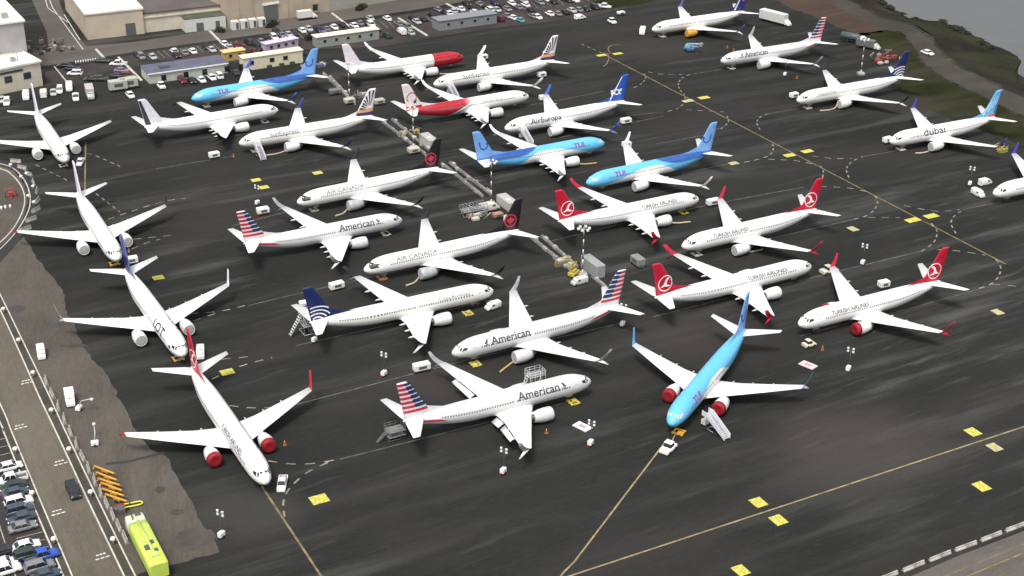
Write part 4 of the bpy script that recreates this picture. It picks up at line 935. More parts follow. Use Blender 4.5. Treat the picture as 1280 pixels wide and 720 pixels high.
def airstairs(col=(.72, .71, .74), H=2.7):
    r = empty('boarding_stairs'); n = 14; m = MB()
    for i in range(n): m.box((2.9-i*.3, 0, .25+(i+.5)*(H-.2)/n), (.34, 1.25, .05))
    m.box((-1.9, 0, H), (1.4, 1.6, .08)); m.build('steps', paint((.42, .42, .45), .6), r)
    for s in (1, -1):
        MB().add([(3.2, s*.66, .15), (3.2, s*.66, 1.15), (-1.2, s*.66, H+1.05), (-1.2, s*.66, H-.2)]+[(3.2, s*.74, .15), (3.2, s*.74, 1.15), (-1.2, s*.74, H+1.05), (-1.2, s*.74, H-.2)], [(0, 1, 2, 3), (4, 5, 6, 7), (0, 1, 5, 4), (1, 2, 6, 5), (2, 3, 7, 6), (3, 0, 4, 7)]).build('side_panel', paint(col, .5), r)
        MB().box((-1.9, s*.82, H+.55), (1.4, .06, 1.0)).build('platform_rail', paint(col, .5), r)
    MB().tube([(-1.6, .6, .3), (-1.6, .6, H)], .07).tube([(-1.6, -.6, .3), (-1.6, -.6, H)], .07).tube([(-1.6, .6, .4), (.9, .6, .4)], .08).tube([(-1.6, -.6, .4), (.9, -.6, .4)], .08).tube([(-1.6, .6, .4), (.2, .6, 1.7)], .06).tube([(-1.6, -.6, .4), (.2, -.6, 1.7)], .06).build('undercarriage', STEEL, r)
    MB().rbox((-2.9, .5, .85), (1.0, 1.3, .9), .08).build('drive_unit', paint((.70, .70, .66), .5), r)
    four(r, .6, -1.6, .75, .34, .2); return r
def scaffold(L=4.0, w_=3.0, H=4.6, col=(.62, .63, .64), seed=0):
    r = empty('work_stand'); m = MB(); nx, ny = 3, 2; c = paint(col, .5, .2)
    for i in range(nx+1):
        for j in range(ny+1):
            m.tube([(-L/2+L*i/nx, -w_/2+w_*j/ny, 0), (-L/2+L*i/nx, -w_/2+w_*j/ny, H+(1 if (i in (0, nx) or j in (0, ny)) else 0))], .04, 5)
    for z in (.4, H*.5, H, H+.5, H+1):
        for j in (0, ny): m.tube([(-L/2, -w_/2+w_*j/ny, z), (L/2, -w_/2+w_*j/ny, z)], .045, 5)
        for i in (0, nx): m.tube([(-L/2+L*i/nx, -w_/2, z), (-L/2+L*i/nx, w_/2, z)], .045, 5)
    for j in (0, ny):
        for i in range(nx): m.tube([(-L/2+L*i/nx, -w_/2+w_*j/ny, .4 if i % 2 else H), (-L/2+L*(i+1)/nx, -w_/2+w_*j/ny, H if i % 2 else .4)], .04, 5)
    m.build('frame', c, r); MB().box((0, 0, H), (L, w_, .08)).box((0, 0, H*.5), (L, w_, .06)).build('platform', paint((.20, .20, .19), .7), r)
    m = MB()
    for i in range(9): m.box((-L/2-.2-i*.28, 0, H-i*H/9), (.26, 1.0, .05))
    m.tube([(-L/2, .5, H), (-L/2-2.6, .5, .1)], .05, 5).tube([(-L/2, -.5, H), (-L/2-2.6, -.5, .1)], .05, 5).build('ladder', c, r)
    return r
def nose_pad(col, name='nose_stand'):
    r = empty(name); c = paint(col, .6, var=.15, vs=2, name='pad_paint')
    MB().box((0, 0, .22), (1.9, .28, .22)).box((0, .85, .22), (1.9, .28, .22)).box((0, -.85, .22), (1.9, .28, .22)).box((.75, 0, .30), (.3, 2.2, .16)).box((-.75, 0, .30), (.3, 2.2, .16)).build('frame', c, r)
    MB().box((.3, .3, .42), (.8, .9, .12)).build('plate', c, r)
    for x in (-.7, .7):
        for s in (1, -1): wheel(r, x, s*1.05, .16, .1)
    return r
C_OBJ = {}
SID = {'p': 'nose'}
def obj_at(fn, key, px, py, rz, name, label, cat, group=None, scale=None):
    p = G(px, py); o = place(name, key, fn, (p.x, p.y, 0), rz, label, cat, group, scale); return o
A1, A2 = AX, AX-math.pi/2      # along the lead-in lines / across them
GREY, SILV, DKC, DKR, DGR, DBL = (.20, .20, .20), (.42, .43, .44), (.022, .022, .026), (.14, .012, .02), (.03, .045, .038), (.025, .03, .07)
CN = {WHITE: 'white', GREY: 'grey', SILV: 'silver', DKC: 'black', DKR: 'dark red', DGR: 'dark green', DBL: 'dark blue', (.03, .09, .42): 'bright blue', (.05, .07, .10): 'slate blue', (.10, .32, .32): 'teal', (.20, .17, .22): 'mauve'}
BBL = (.03, .09, .42); SLB = (.05, .07, .10); TEAL = (.10, .32, .32); MAUV = (.20, .17, .22)
rc = random.Random(11)
def car_row(rowname, cars, heading, group, vert=False, jit=3):
    cnt = {}
    tot = {}
    for c in cars: k = (c[2], c[3] if len(c) > 3 else 'sedan'); tot[k] = tot.get(k, 0)+1
    for c in sorted(cars, key=(lambda c: c[1]) if vert else (lambda c: c[0])):
        col, kind = c[2], c[3] if len(c) > 3 else 'sedan'; k = (col, kind); i = cnt.get(k, 0); cnt[k] = i+1
        o_ = (ORDV if vert else ORD)[min(i, 14)]; kn = {'sedan': 'car', 'suv': 'tall car', 'pickup': 'pickup', 'van': 'van'}[kind]
        lab = f"{CN[col]} {kn} {rowname}" + (f", {o_}" if tot[k] > 1 else '')
        hd = heading+(math.pi if rc.random() < .4 else 0)+R(rc.uniform(-jit, jit))
        fn = (lambda: van(col)) if kind == 'van' else (lambda: car(col, kind))
        obj_at(fn, (kind, col), c[0], c[1], hd, 'parked_'+('car' if kind in ('sedan', 'suv') else kind), lab, 'pickup' if kind == 'pickup' else 'van' if kind == 'van' else 'car', group)
W = WHITE
car_row('behind the slate blue roofed cabin', [(172, 70, DKC), (177, 73, GREY, 'suv'), (191, 73, SILV), (218, 66, W), (221, 71, DKC), (231, 68, GREY), (241, 66, W), (258, 60, DKC, 'suv'), (265, 64, SILV)], A2, 'cars parked in the far car park')
car_row('behind the ochre trailer', [(281, 57, W), (287, 61, SILV), (296, 59, DKR), (304, 61, DKR, 'suv'), (312, 55, DGR, 'suv'), (320, 58, DKC), (327, 54, MAUV)], A2, 'cars parked in the far car park')
car_row('by the doors of the slate blue roofed cabin', [(228, 103, DKR, 'suv'), (240, 103, DKC), (252, 102, W), (265, 99, W), (274, 97, W, 'suv'), (295, 93, DGR)], A2, 'cars by the cabin doors')
car_row('behind the lilac trailer', [(343, 49, W, 'suv'), (353, 46, MAUV), (361, 45, SILV), (378, 40, W), (386, 38, SILV)], A2, 'cars parked in the far car park')
car_row('behind the cream roofed cabin', [(399, 39, DBL), (408, 38, MAUV), (418, 36, W), (428, 33, DKC), (443, 34, W), (450, 31, MAUV), (457, 30, DKC), (464, 33, W, 'suv'), (463, 25, SILV)], A2, 'cars parked in the far car park')
car_row('left of the dark grey cabin', [(484, 25, W), (484, 47, DGR, 'suv'), (502, 42, W, 'van'), (513, 43, SILV), (515, 24, DKC), (521, 29, SILV), (529, 26, DKC), (499, 32, GREY), (510, 36, GREY, 'suv')], A2, 'cars parked in the far car park')
car_row('behind the dark grey cabin', [(556, 17, DKC), (562, 19, W), (567, 16, SILV), (576, 13, W), (590, 12, DKC, 'suv'), (593, 17, W), (608, 11, DKC), (612, 14, W, 'suv'), (621, 14, SILV), (627, 9, DKC), (600, 7, GREY), (634, 13, GREY)], A2, 'cars parked in the far car park')
car_row('right of the dark grey cabin', [(625, 26, DKR, 'suv'), (641, 24, W), (650, 27, TEAL), (634, 22, MAUV), (640, 6, W), (648, 11, MAUV), (657, 8, W), (655, 3, SILV), (666, 22, GREY), (672, 23, W)], A2, 'cars parked in the far car park')
car_row('in the top row by the green corner', [(687, 19, W), (697, 19, GREY), (706, 17, DKC), (715, 15, SILV), (723, 14, GREY), (732, 13, DKC), (692, 4, DKC, 'suv'), (710, 2, DKC), (719, 2, W), (675, 5, GREY), (683, 1, W), (702, -1, MAUV)], A2, 'cars parked in the far car park')
car_row('in the crossing by the row of bollards', [(128, 78, DGR), (148, 82, W, 'pickup'), (81, 84, DKC), (90, 88, DBL), (94, 94, W, 'suv'), (115, 101, DKC), (126, 101, DGR, 'suv'), (147, 97, DKC), (160, 97, DKR, 'suv'), (152, 90, MAUV)], A2+R(60), 'cars at the car park entrance')
car_row('in front of the beige annex', [(9, 130, W, 'suv'), (33, 123, W, 'van'), (55, 120, W, 'van'), (75, 115, W, 'suv'), (87, 112, W, 'van'), (95, 124, W, 'pickup'), (2, 127, SILV), (67, 118, SILV)], R(-75), 'vehicles in front of the beige annex')
car_row('in the dark cluster behind the cabins', [(308, 66, DKC), (318, 66, DKR), (324, 62, DKC, 'suv'), (335, 50, DKC), (346, 42, DKC, 'suv'), (368, 44, DBL), (390, 45, DKC), (405, 44, MAUV), (435, 40, DKC), (446, 40, MAUV), (470, 38, DKC), (540, 20, DKC), (548, 14, MAUV), (583, 6, DKC), (618, 5, DBL), (663, 14, DKC), (744, 11, DKC, 'suv')], A2, 'cars parked in the far car park')
obj_at(lambda: box_truck((.45, .42, .40), (.40, .42, .42), 7.5), 'g', 113, 121, R(-70), 'box_truck', 'grey box truck facing the camera beside the beige annex', 'truck')
obj_at(lambda: cart((.42, .43, .36), 5.2, 2.6, 3.0, name='storage_container'), 'ct', 148, 113, A1, 'storage_container', 'green grey storage container, left one of the pair by the car park', 'container', 'pair of storage containers')
obj_at(lambda: cart((.42, .43, .36), 5.2, 2.6, 3.0, name='storage_container'), 'ct', 161, 110, A1, 'storage_container', 'green grey storage container, right one of the pair by the car park', 'container', 'pair of storage containers')
obj_at(lambda: car(W), ('sedan', W), 163, 121, A2, 'parked_car', 'white car in front of the pair of storage containers', 'car')
obj_at(lambda: tug(), 't', 202, 110, A2, 'tow_tractor', 'white tow tractor left of the dark red car by the cabin doors', 'tractor')
obj_at(lambda: car(W, 'pickup'), ('pickup', W), 755, 10, R(-20), 'parked_pickup', 'white pickup alone by the green parking corner at the top', 'pickup')
obj_at(lambda: van(W, 4.0, 1.8), ('v', 4), 725, 24, A1, 'van', 'small white van driving below the top row of parked cars', 'van')
obj_at(lambda: tug(), 't', 765, 29, A2, 'tow_tractor', 'white tow tractor alone on the apron below the top car row', 'tractor')
obj_at(lambda: cart(W, 2.6, 1.6, 1.2, name='baggage_cart'), 'bc', 776, 19, A1, 'baggage_cart', 'low white baggage cart right of the lone tow tractor', 'cart')
obj_at(lambda: van(W, 4.4, 2.1), ('v', 44), 803, 42, R(-100), 'van', 'white van in front of the nose of the orange engined airliner', 'van')
obj_at(lambda: box_truck((.58, .60, .56), WHITE, 12.5, 3.9, 2.6), 'long', 969, 29, R(-47), 'box_truck', 'long white trailer truck at the top beside the orange engined airliner', 'truck')
obj_at(lambda: car(W), ('sedan', W), 1159, 68, R(-55), 'parked_car', 'white car driving on the gravel perimeter path by the shore', 'car')
obj_at(lambda: van(W, 4.6, 2.1), ('v', 46), 1231, 231, A1, 'van', 'white van near the nose at the right edge, farther of two', 'van', scale=(.8, .82, .85))
obj_at(lambda: van(W, 4.6, 2.1), ('v', 46), 1222, 245, A2, 'van', 'white van near the nose at the right edge, nearer of two', 'van', scale=(.8, .82, .85))
obj_at(lambda: car(W, 'pickup'), ('pickup', W), 101, 205, R(-88), 'parked_pickup', 'white pickup standing between the two plain white airliners at the left', 'pickup', scale=(.8, .82, .85))
obj_at(lambda: van(W, 4.6, 2.1), ('v', 46), 251, 445, R(-80), 'van', 'white van beside the red fin of the nose down airliner', 'van', scale=(.8, .82, .85))
obj_at(lambda: van(W, 5.0, 2.2), ('v', 50), 52, 445, R(-70), 'van', 'white van alone on the worn pavement beside the access road', 'van', scale=(.8, .82, .85))
obj_at(lambda: car(W, 'pickup'), ('pickup', W), 353, 608, R(-88), 'parked_pickup', 'white pickup right of the nose of the red winged airliner', 'pickup', scale=(.8, .82, .85))
obj_at(lambda: van(W, 4.3, 1.9), ('v', 43), 616, 386, R(-145), 'van', 'white van in front of the nose of the long airliner with globe tail', 'van', scale=(.8, .82, .85))
obj_at(lambda: box_truck(W, W, 5.6, 2.5, 2.1), 'sm', 88, 503, R(-70), 'box_truck', 'small white truck on the worn pavement towing a light boom', 'truck', scale=(.8, .82, .85))
o = obj_at(lambda: tug(), 't', 835, 564, R(-125), 'tow_tractor', 'white tow tractor on the line in front of the blue nose down airliner', 'tractor')
obj_at(lambda: tug((.60, .57, .42)), 'ty', 1011, 433, A1, 'tow_tractor', 'cream tow tractor under the nose of the red engine covered airliner at right', 'tractor', scale=(.8, .82, .85))
obj_at(lambda: tug((.55, .54, .42), 4.2), 'tz', 1036, 341, A1, 'tow_tractor', 'cream tow tractor at the nose of the longer red tailed airliner', 'tractor')
obj_at(lambda: van((.60, .60, .57), 4.6, 2.0), ('v', 'cr'), 724, 355, A1+math.pi, 'van', 'cream van at the near end of the pipe rails beside the yellow lift', 'van', scale=(.8, .82, .85))
for px, py, L_, lab in [(268, 198, 3.4, 'white power cart on the line below the dark ruddered airliner'), (421, 362, 4.0, 'white power cart behind the far wing of the globe tailed airliner'), (527, 464, 4.2, 'white power cart by the wingtip of the lowered flap airliner'),
                     (1104, 360, 3.0, 'white power cart behind the wing of the airliner with red engine covers at right'), (891, 257, 4.2, 'white power cart coupled near a red tailed airliner nose'), (165, 330, 3.4, 'white power cart beside the dark blue fin at left'),
                     (680, 126, 3.6, 'white power cart at the nose of the ring and star airliner'), (782, 155, 3.8, 'white power cart between the royal blue fin and the two blue airliners'), (677, 97, 3.2, 'white power cart near the wingtip of the sun rayed airliner'),
                     (604, 75, 3.4, 'white power cart in front of the red nose'), (783, 185, 3.0, 'white power cart behind the wingtip of the blue airliner facing left'), (992, 123, 3.2, 'white power cart at the nose of the airliner by the grass'),
                     (1109, 179, 3.4, 'white power cart at the nose of the slashed fin airliner'), (381, 386, 2.6, 'white power cart half hidden behind the dark blue globe fin')]:
    obj_at(lambda: cart(W, L_, 1.9, 1.9), ('c', L_), px, py, A1+R(rc.uniform(-6, 6)), 'ground_power_cart', lab, 'cart', 'power carts on the apron', scale=(.78, .82, .85))
obj_at(lambda: cart((.22, .22, .20), 3.4, 2.0, 2.0), ('cg', 1), 797, 332, A2, 'ground_power_cart', 'dark grey power cart alone between the striped fin and a red fin', 'cart')
obj_at(lambda: cart(W, 2.8, 1.8, 1.6, base=paint((.45, .12, .03), .6, name='orange_chassis')), ('co', 1), 329, 268, A1, 'ground_power_cart', 'white cart with orange chassis behind the striped tail at left', 'cart')
for px, py, red, lab in [(1060, 464, 0, 'white light tower below the red engine covered airliner at right'), (277, 672, 0, 'white light tower near the bottom left beside the worn pavement'), (738, 557, 1, 'light tower right of the nearest silver airliner'), (629, 592, 1, 'light tower below the wingtip of the nearest silver airliner'),
                       (480, 470, 1, 'light tower with red base left of the power cart, above the striped tail'), (1078, 331, 0, 'light tower behind the far wingtip of a red tailed airliner at right'), (72.5*1.0, 0, 0, None), (322, 256, 0, 'light tower beside the orange based cart at left'),
                       (1212, 232, 0, 'light tower left of the two white vans at the right edge'), (393, 428, 0, 'light tower under the tailplane of the globe tailed airliner'), (981, 95, 0, 'light tower near the near wing of the farthest silver airliner'), (778, 408, 0, 'slim light tower between a striped tail and a blue wingtip')]:
    if lab is None: continue
    obj_at(lambda: light_tower(W, bool(red)), ('lt', red), px, py, R(-120), 'light_tower', lab, 'light tower', 'portable light towers', scale=(.78, .78, .9))
for px, py, h, lab in [(614, 256, 12, 'striped flood mast amid the clutter at the rails middle'), (728, 344, 12, 'striped flood mast in front of the big grey container'), (437, 127, 12, 'striped flood mast left of the farther sun rayed fin'), (517, 186, 12, 'striped flood mast below the ring and star fin'), (1076, 93, 12, 'striped flood mast beside the farthest striped fin at right')]:
    obj_at(lambda: flood_mast(11), 'm', px, py, R(10), 'flood_mast', lab, 'light mast', 'flood masts on the apron')
def grey_container():
    r = empty('shipping_container'); L, w_, h = 8.2, 3.0, 3.6; MB().rbox((0, 0, h/2+.15), (L, w_, h), .06).build('shell', paint((.30, .31, .30), .7, var=.12, name='container_grey'), r)
    m = MB()
    for i in range(17): m.box((-L/2+.3+i*(L-.6)/16, -w_/2-.03, h/2+.15), (.18, .07, h-.4)).box((-L/2+.3+i*(L-.6)/16, w_/2+.03, h/2+.15), (.18, .07, h-.4))
    m.build('wall_ribs', paint((.27, .28, .27), .7, name='rib_grey'), r); MB().box((L/2+.03, 0, h/2+.1), (.07, w_-.4, h-.4)).build('door', paint((.27, .28, .28), .7), r)
    MB().box((0, 0, .1), (L-.4, w_-.3, .2)).build('skid', DGREY, r); return r
obj_at(grey_container, 0, 741, 341, A2, 'shipping_container', 'large grey container beside the flood mast at the near end of the rails', 'container', scale=(.82, .75, .82))
def low_container():
    r = empty('shipping_container'); MB().rbox((0, 0, 1.3), (6.4, 2.6, 2.2), .06).build('shell', paint((.42, .42, .38), .7, var=.15, name='weathered_box'), r); MB().box((.8, -.3, 2.44), (1.8, 1.0, .12)).build('roof_hatch', paint((.55, .55, .5), .7), r); MB().box((0, 0, .12), (6, 2.2, .24)).build('skid', DGREY, r); return r
obj_at(low_container, 'low', 634, 259, A2, 'shipping_container', 'low pale container behind the nearer black fin beside the mast', 'container')
obj_at(low_container, 'low', 536, 181, A2, 'shipping_container', 'low pale container behind the farther black fin', 'container')
obj_at(lambda: van((.62, .60, .54), 5.0, 2.1), ('v', 'cream2'), 612, 263, A1, 'van', 'cream van at the foot of the middle flood mast', 'van')
obj_at(lambda: cart((.50, .47, .38), 3.0, 2.0, 1.6), ('cb', 1), 517, 192, A1, 'ground_power_cart', 'beige cart at the foot of the mast below the ring and star fin', 'cart')
obj_at(lambda: cart((.50, .47, .38), 3.0, 2.0, 1.6), ('cb', 1), 437, 130, A1, 'ground_power_cart', 'beige cart at the foot of the mast left of the sun rayed fin', 'cart')
obj_at(lambda: cart((.40, .38, .33), 3.0, 2.0, 1.6), ('cb', 2), 474, 131, A1, 'ground_power_cart', 'grey brown cart right of the nearer sun rayed fin', 'cart')
obj_at(lambda: cart((.34, .20, .12), 2.4, 1.6, 1.3), ('cb', 3), 622, 273, A1, 'ground_power_cart', 'rusty brown cart left of the nearer black fin', 'cart')
obj_at(lambda: cart((.16, .17, .18), 3.4, 2.0, 1.5), ('cb', 4), 419, 118, A1, 'ground_power_cart', 'dark cart on the left of the rails near the top', 'cart')
def rack():
    r = empty('equipment_rack'); m = MB(); c = paint((.30, .33, .37), .5, .3, name='rack_steel')
    for i in range(8):
        x_ = -3.2+i*.9; m.tube([(x_, -1.2, 0), (x_, -1.2, 2.6), (x_, 1.2, 2.6), (x_, 1.2, 0)], .07, 5); m.tube([(x_, -1.2, .2), (x_, 1.2, 2.4)], .05, 5)
    for z in (.3, 1.4, 2.6):
        for y_ in (-1.2, 1.2): m.tube([(-3.3, y_, z), (3.2, y_, z)], .06, 5)
    m.build('frame', c, r); MB().box((0, 0, 1.4), (6.2, 2.2, .06)).build('shelf', paint((.20, .22, .24), .6), r)
    q = MB(); rr = random.Random(4)
    for i in range(9): q.tube([(-2.8+i*.6, -1.0, 1.5+rr.random()*.5), (-2.8+i*.6+.3, 1.0, 1.5+rr.random()*.8)], .12, 6)
    q.build('stacked_pipes', paint((.46, .47, .47), .5), r); return r
obj_at(rack, 0, 592, 268, A1, 'equipment_rack', 'blue grey steel rack of pipes left of the middle flood mast', 'rack')
def yellow_lift():
    r = empty('boom_lift'); y = paint((.55, .40, .06), .5, var=.2, name='lift_yellow')
    MB().rbox((0, 0, .8), (2.6, 1.7, .8), .1).build('chassis', y, r); MB().rbox((-.4, 0, 1.5), (1.6, 1.2, .7), .1).build('turret', y, r)
    MB().tube([(-.9, 0, 1.8), (1.4, .1, 2.9)], .16, 8).tube([(1.4, .1, 2.9), (-.8, .2, 3.4)], .12, 8).build('boom', y, r); MB().box((-1.3, .2, 3.2), (.9, 1.2, .9), 0, .95).build('basket', paint((.42, .36, .2), .6), r); four(r, .85, -.85, .8, .42, .3); return r
obj_at(yellow_lift, 0, 717, 345, R(60), 'boom_lift', 'yellow boom lift at the near end of the pipe rails', 'lift')
def blue_lift():
    r = empty('boom_lift'); b = paint((.04, .14, .28), .5, var=.2, name='lift_blue')
    MB().rbox((0, 0, .9), (3.4, 2.2, .9), .1).build('chassis', b, r); MB().rbox((-.6, 0, 1.7), (1.9, 1.5, .8), .1).build('turret', paint((.20, .34, .44), .5), r)
    MB().tube([(-1.2, 0, 2.3), (3.6, -.6, 3.0)], .22, 8).tube([(-1.2, .4, 1.6), (2.4, 1.6, 1.3)], .2, 8).build('boom', paint((.34, .52, .66), .5, name='pale_blue'), r); MB().box((4.0, -.65, 2.9), (.9, 1.5, .9), 0, .95).build('basket', STEEL, r); four(r, 1.1, -1.1, 1.0, .5, .36); return r
obj_at(blue_lift, 'blue', 862, 64, R(-25), 'boom_lift', 'blue boom lift on the open apron near the orange engined airliner', 'lift')
def tanker():
    r = empty('tank_truck'); g = paint((.06, .085, .085), .5, var=.2, name='tank_green')
    prof = [(-4.2, .1), (-4.1, 1.0), (-3.8, 1.2), (1.8, 1.2), (2.1, 1.0), (2.2, .1)]; MB().lathe_x((0, 0, 1.9), prof, 18).build('tank', g, r)
    section(MB(), [(2.5, .96, 2.6), (3.2, 1, 2.6), (4.0, .98, 2.3), (4.3, .95, 1.4)], 1.15, .5, 0).build('cab', paint((.60, .60, .58), .5), r); MB().box((4.05, 0, 1.95), (.2, 1.9, .6)).build('windscreen', GLASS, r); MB().box((0, 0, .7), (8, 1, .3)).build('chassis', DGREY, r)
    for x_ in (3.2, -1.8, -3.0):
        for s in (1, -1): wheel(r, x_, s*1.0, .5, .3)
    return r
obj_at(tanker, 0, 1066, 53, R(-35), 'tank_truck', 'dark green tank truck at the apron edge by the farthest striped fin', 'truck')
obj_at(lambda: box_truck((.12, .13, .13), (.55, .55, .55), 8, 3.0), 'dk', 1085, 61, R(-35), 'box_truck', 'dark box truck with pale cab right of the tall mast at the apron edge', 'truck')
def fire_engine():
    r = empty('airport_fire_engine'); y = paint((.50, .62, .10), .4, var=.06, name='lime_paint'); L = 15.5
    section(MB(), [(-L/2, .94, 3.1), (-L/2+.2, 1, 3.3), (-1, 1, 3.3), (3.0, 1, 3.3), (4.6, 1, 3.0), (4.8, .98, 2.6)], 1.45, .7, 0).build('body', y, r)
    section(MB(), [(4.85, .97, 3.1), (5.6, 1, 3.2), (6.9, 1, 3.1), (7.4, .96, 2.2), (7.7, .92, 1.3)], 1.42, .6, 0).build('cab', paint((.68, .72, .50), .4, name='pale_lime'), r)
    MB().add([(6.95, -1.2, 3.02), (6.95, 1.2, 3.02), (7.43, 1.2, 2.15), (7.43, -1.2, 2.15), (6.8, -1.1, 2.9), (6.8, 1.1, 2.9), (7.2, 1.1, 2.1), (7.2, -1.1, 2.1)], [(0, 1, 2, 3), (4, 5, 6, 7), (0, 1, 5, 4), (1, 2, 6, 5), (2, 3, 7, 6), (3, 0, 4, 7)]).build('windscreen', GLASS, r)
    MB().tube([(-5.5, 0, 3.55), (4.2, 0, 3.6)], .2, 8).tube([(4.2, 0, 3.6), (4.9, 0, 3.65)], .14, 8).box((-5.6, 0, 3.5), (1.0, 1.0, .5)).build('roof_boom', paint((.55, .66, .2), .5), r)
    MB().rbox((-3.2, .5, 3.45), (1.1, .8, .35), .05).rbox((-2.0, -.4, 3.42), (.8, .8, .28), .05).rbox((-4.3, -.6, 3.42), (.7, .5, .28), .05).build('roof_equipment', DGREY, r)
    MB().tube([(5.4, .5, 3.2), (5.4, .5, 3.5), (6.3, .5, 3.6)], .13, 8).rbox((6.3, -.5, 3.28), (.5, .9, .16), .04).build('roof_turret', DGREY, r)
    for s in (1, -1):
        m = MB()
        for i in range(6): m.box((-6.6+i*1.75, s*1.46, 1.9), (1.45, .05, 1.5))
        m.build('side_locker', paint((.44, .55, .10), .5, name='locker_lime'), r)
        for x_ in (6.0, -2.8, -4.4, -6.0): wheel(r, x_, s*1.2, .62, .4)
    return r
obj_at(fire_engine, 0, 184, 692, R(118), 'airport_fire_engine', 'long lime yellow fire engine parked on the worn pavement', 'fire engine')
def tow_bar():
    r = empty('tow_bar'); o_ = paint((.62, .30, .03), .5, var=.12, name='bar_orange')
    MB().tube([(-2.3, 0, .75), (2.3, 0, .75)], .19, 8).tube([(-2.3, -.4, .45), (-2.3, .4, .45)], .1, 6).build('bar', o_, r); MB().box((.2, 0, .5), (1.4, .5, .3)).build('axle_box', paint((.42, .22, .05), .6), r)
    MB().tube([(2.3, 0, .75), (2.9, 0, .5)], .1, 6).build('hook', DGREY, r)
    for s in (1, -1): wheel(r, .2, s*.45, .3, .15)
    return r
for i, (px, py) in enumerate([(131, 592), (134, 600), (137, 607), (140, 613), (142, 620), (146, 627)]):
    obj_at(tow_bar, 0, px, py, R(rc.uniform(-30, -24)), 'tow_bar', f'orange tow bar on the worn pavement, {["farthest", "second farthest", "third farthest", "third nearest", "second nearest", "nearest"][i]} of the six', 'tow bar', 'row of orange tow bars')
def loop_bar():
    r = empty('tow_fork'); m = MB(); pts = [(0, -.5, .4), (2.4, -.5, .4), (2.8, -.3, .4), (2.9, 0, .4), (2.8, .3, .4), (2.4, .5, .4), (0, .5, .4)]
    m.tube(pts, .14, 8).build('loop', paint((.62, .58, .04), .5, name='loop_yellow'), r); MB().tube([(0, 0, .4), (-2.4, -.1, .4)], .14, 6).box((-.1, 0, .35), (.4, 1.2, .3)).build('red_shaft', paint((.30, .03, .02), .6), r)
    for s in (1, -1): wheel(r, .4, s*.75, .25, .14)
    return r
obj_at(loop_bar, 0, 156, 635, R(22), 'tow_fork', 'yellow loop shaped tow head with red shaft below the orange tow bars', 'tow bar')
def small_boom(s=1):
    r = empty('light_boom'); MB().rbox((0, 0, .6), (1.3, .9, .7), .08).build('base', P_(WHITE, .5), r); MB().tube([(0, 0, .9), (.2, .8, 2.2), (.1, 2.6, 2.8)], .09, 6).build('arm', P_((.5, .5, .48)), r)
    for y_ in (-.5, .5): wheel(r, 0, y_, .25, .14)
    MB().rbox((.1, 2.8, 2.75), (.5, .5, .3), .05).build('lamp', LAMP, r); return r
obj_at(small_boom, 0, 99, 513, R(-100), 'light_boom', 'small white light boom beside the small white truck', 'light')
obj_at(small_boom, 0, 119, 557, R(15), 'light_boom', 'small white light boom above the row of orange tow bars', 'light')
def red_frame():
    r = empty('red_gantry'); c = paint((.42, .03, .03), .5, name='gantry_red'); MB().tube([(-1.4, 0, 0), (-1.0, 0, 2.2), (1.0, 0, 2.2), (1.4, 0, 0)], .12, 6).tube([(0, -1.6, .3), (0, 1.6, .3)], .14, 6).tube([(-1.2, 0, .4), (1.2, 0, .4)], .1, 6).build('frame', c, r); MB().rbox((0, 0, .9), (1.0, .9, .9), .06).build('motor', c, r); return r
obj_at(red_frame, 0, 14, 246, R(20), 'red_gantry', 'small red frame machine inside the curved road at the left edge', 'machine')
for i, (px, py) in enumerate([(2, 262), (7, 261), (13, 260)]): obj_at(lambda: MB().tube([(0, 0, 0), (0, 0, .75), (0, 0, .9)], [.32, .28, .12], 8).build('white_bollard', paint(WHITE, .6)), 'b', px, py, 0, 'white_bollard', ['white bollard at the left edge of the three by the red frame', 'middle white bollard of the three by the red frame', 'right white bollard of the three by the red frame'][i], 'bollard', 'three bollards by the red frame')
# kerb lamps along the access road
def kerb_lamp():
    r = empty('street_lamp'); MB().tube([(0, 0, 0), (0, 0, 1.1)], .14, 8).build('post', STEEL, r); MB().rbox((0, 0, 1.25), (.75, .75, .4), .12).build('lamp_head', LAMP, r); return r
for i, (px, py) in enumerate([(5, 392), (24, 431), (42, 472), (65, 519), (87, 568), (114, 622), (142, 681)]):
    obj_at(kerb_lamp, 0, px, py, 0, 'street_lamp', f'low white lamp on the right verge of the access road, {ORDV[i]}', 'lamp', 'low lamps on the road verges')
for i, (px, py) in enumerate([(20, 568), (41, 623), (68, 681)]):
    obj_at(kerb_lamp, 0, px, py, 0, 'street_lamp', f'low white lamp on the left verge of the access road, {ORDV[i]}', 'lamp', 'low lamps on the road verges')
for i, (px, py) in enumerate([(14, 211), (27, 226), (36, 250), (43, 258), (42, 238), (34, 222)]):
    obj_at(kerb_lamp, 0, px, py, 0, 'street_lamp', f'low white lamp by the curved road at left, {ORD[[0,1,3,5,4,2][i]]}', 'lamp', 'low lamps by the curved road')
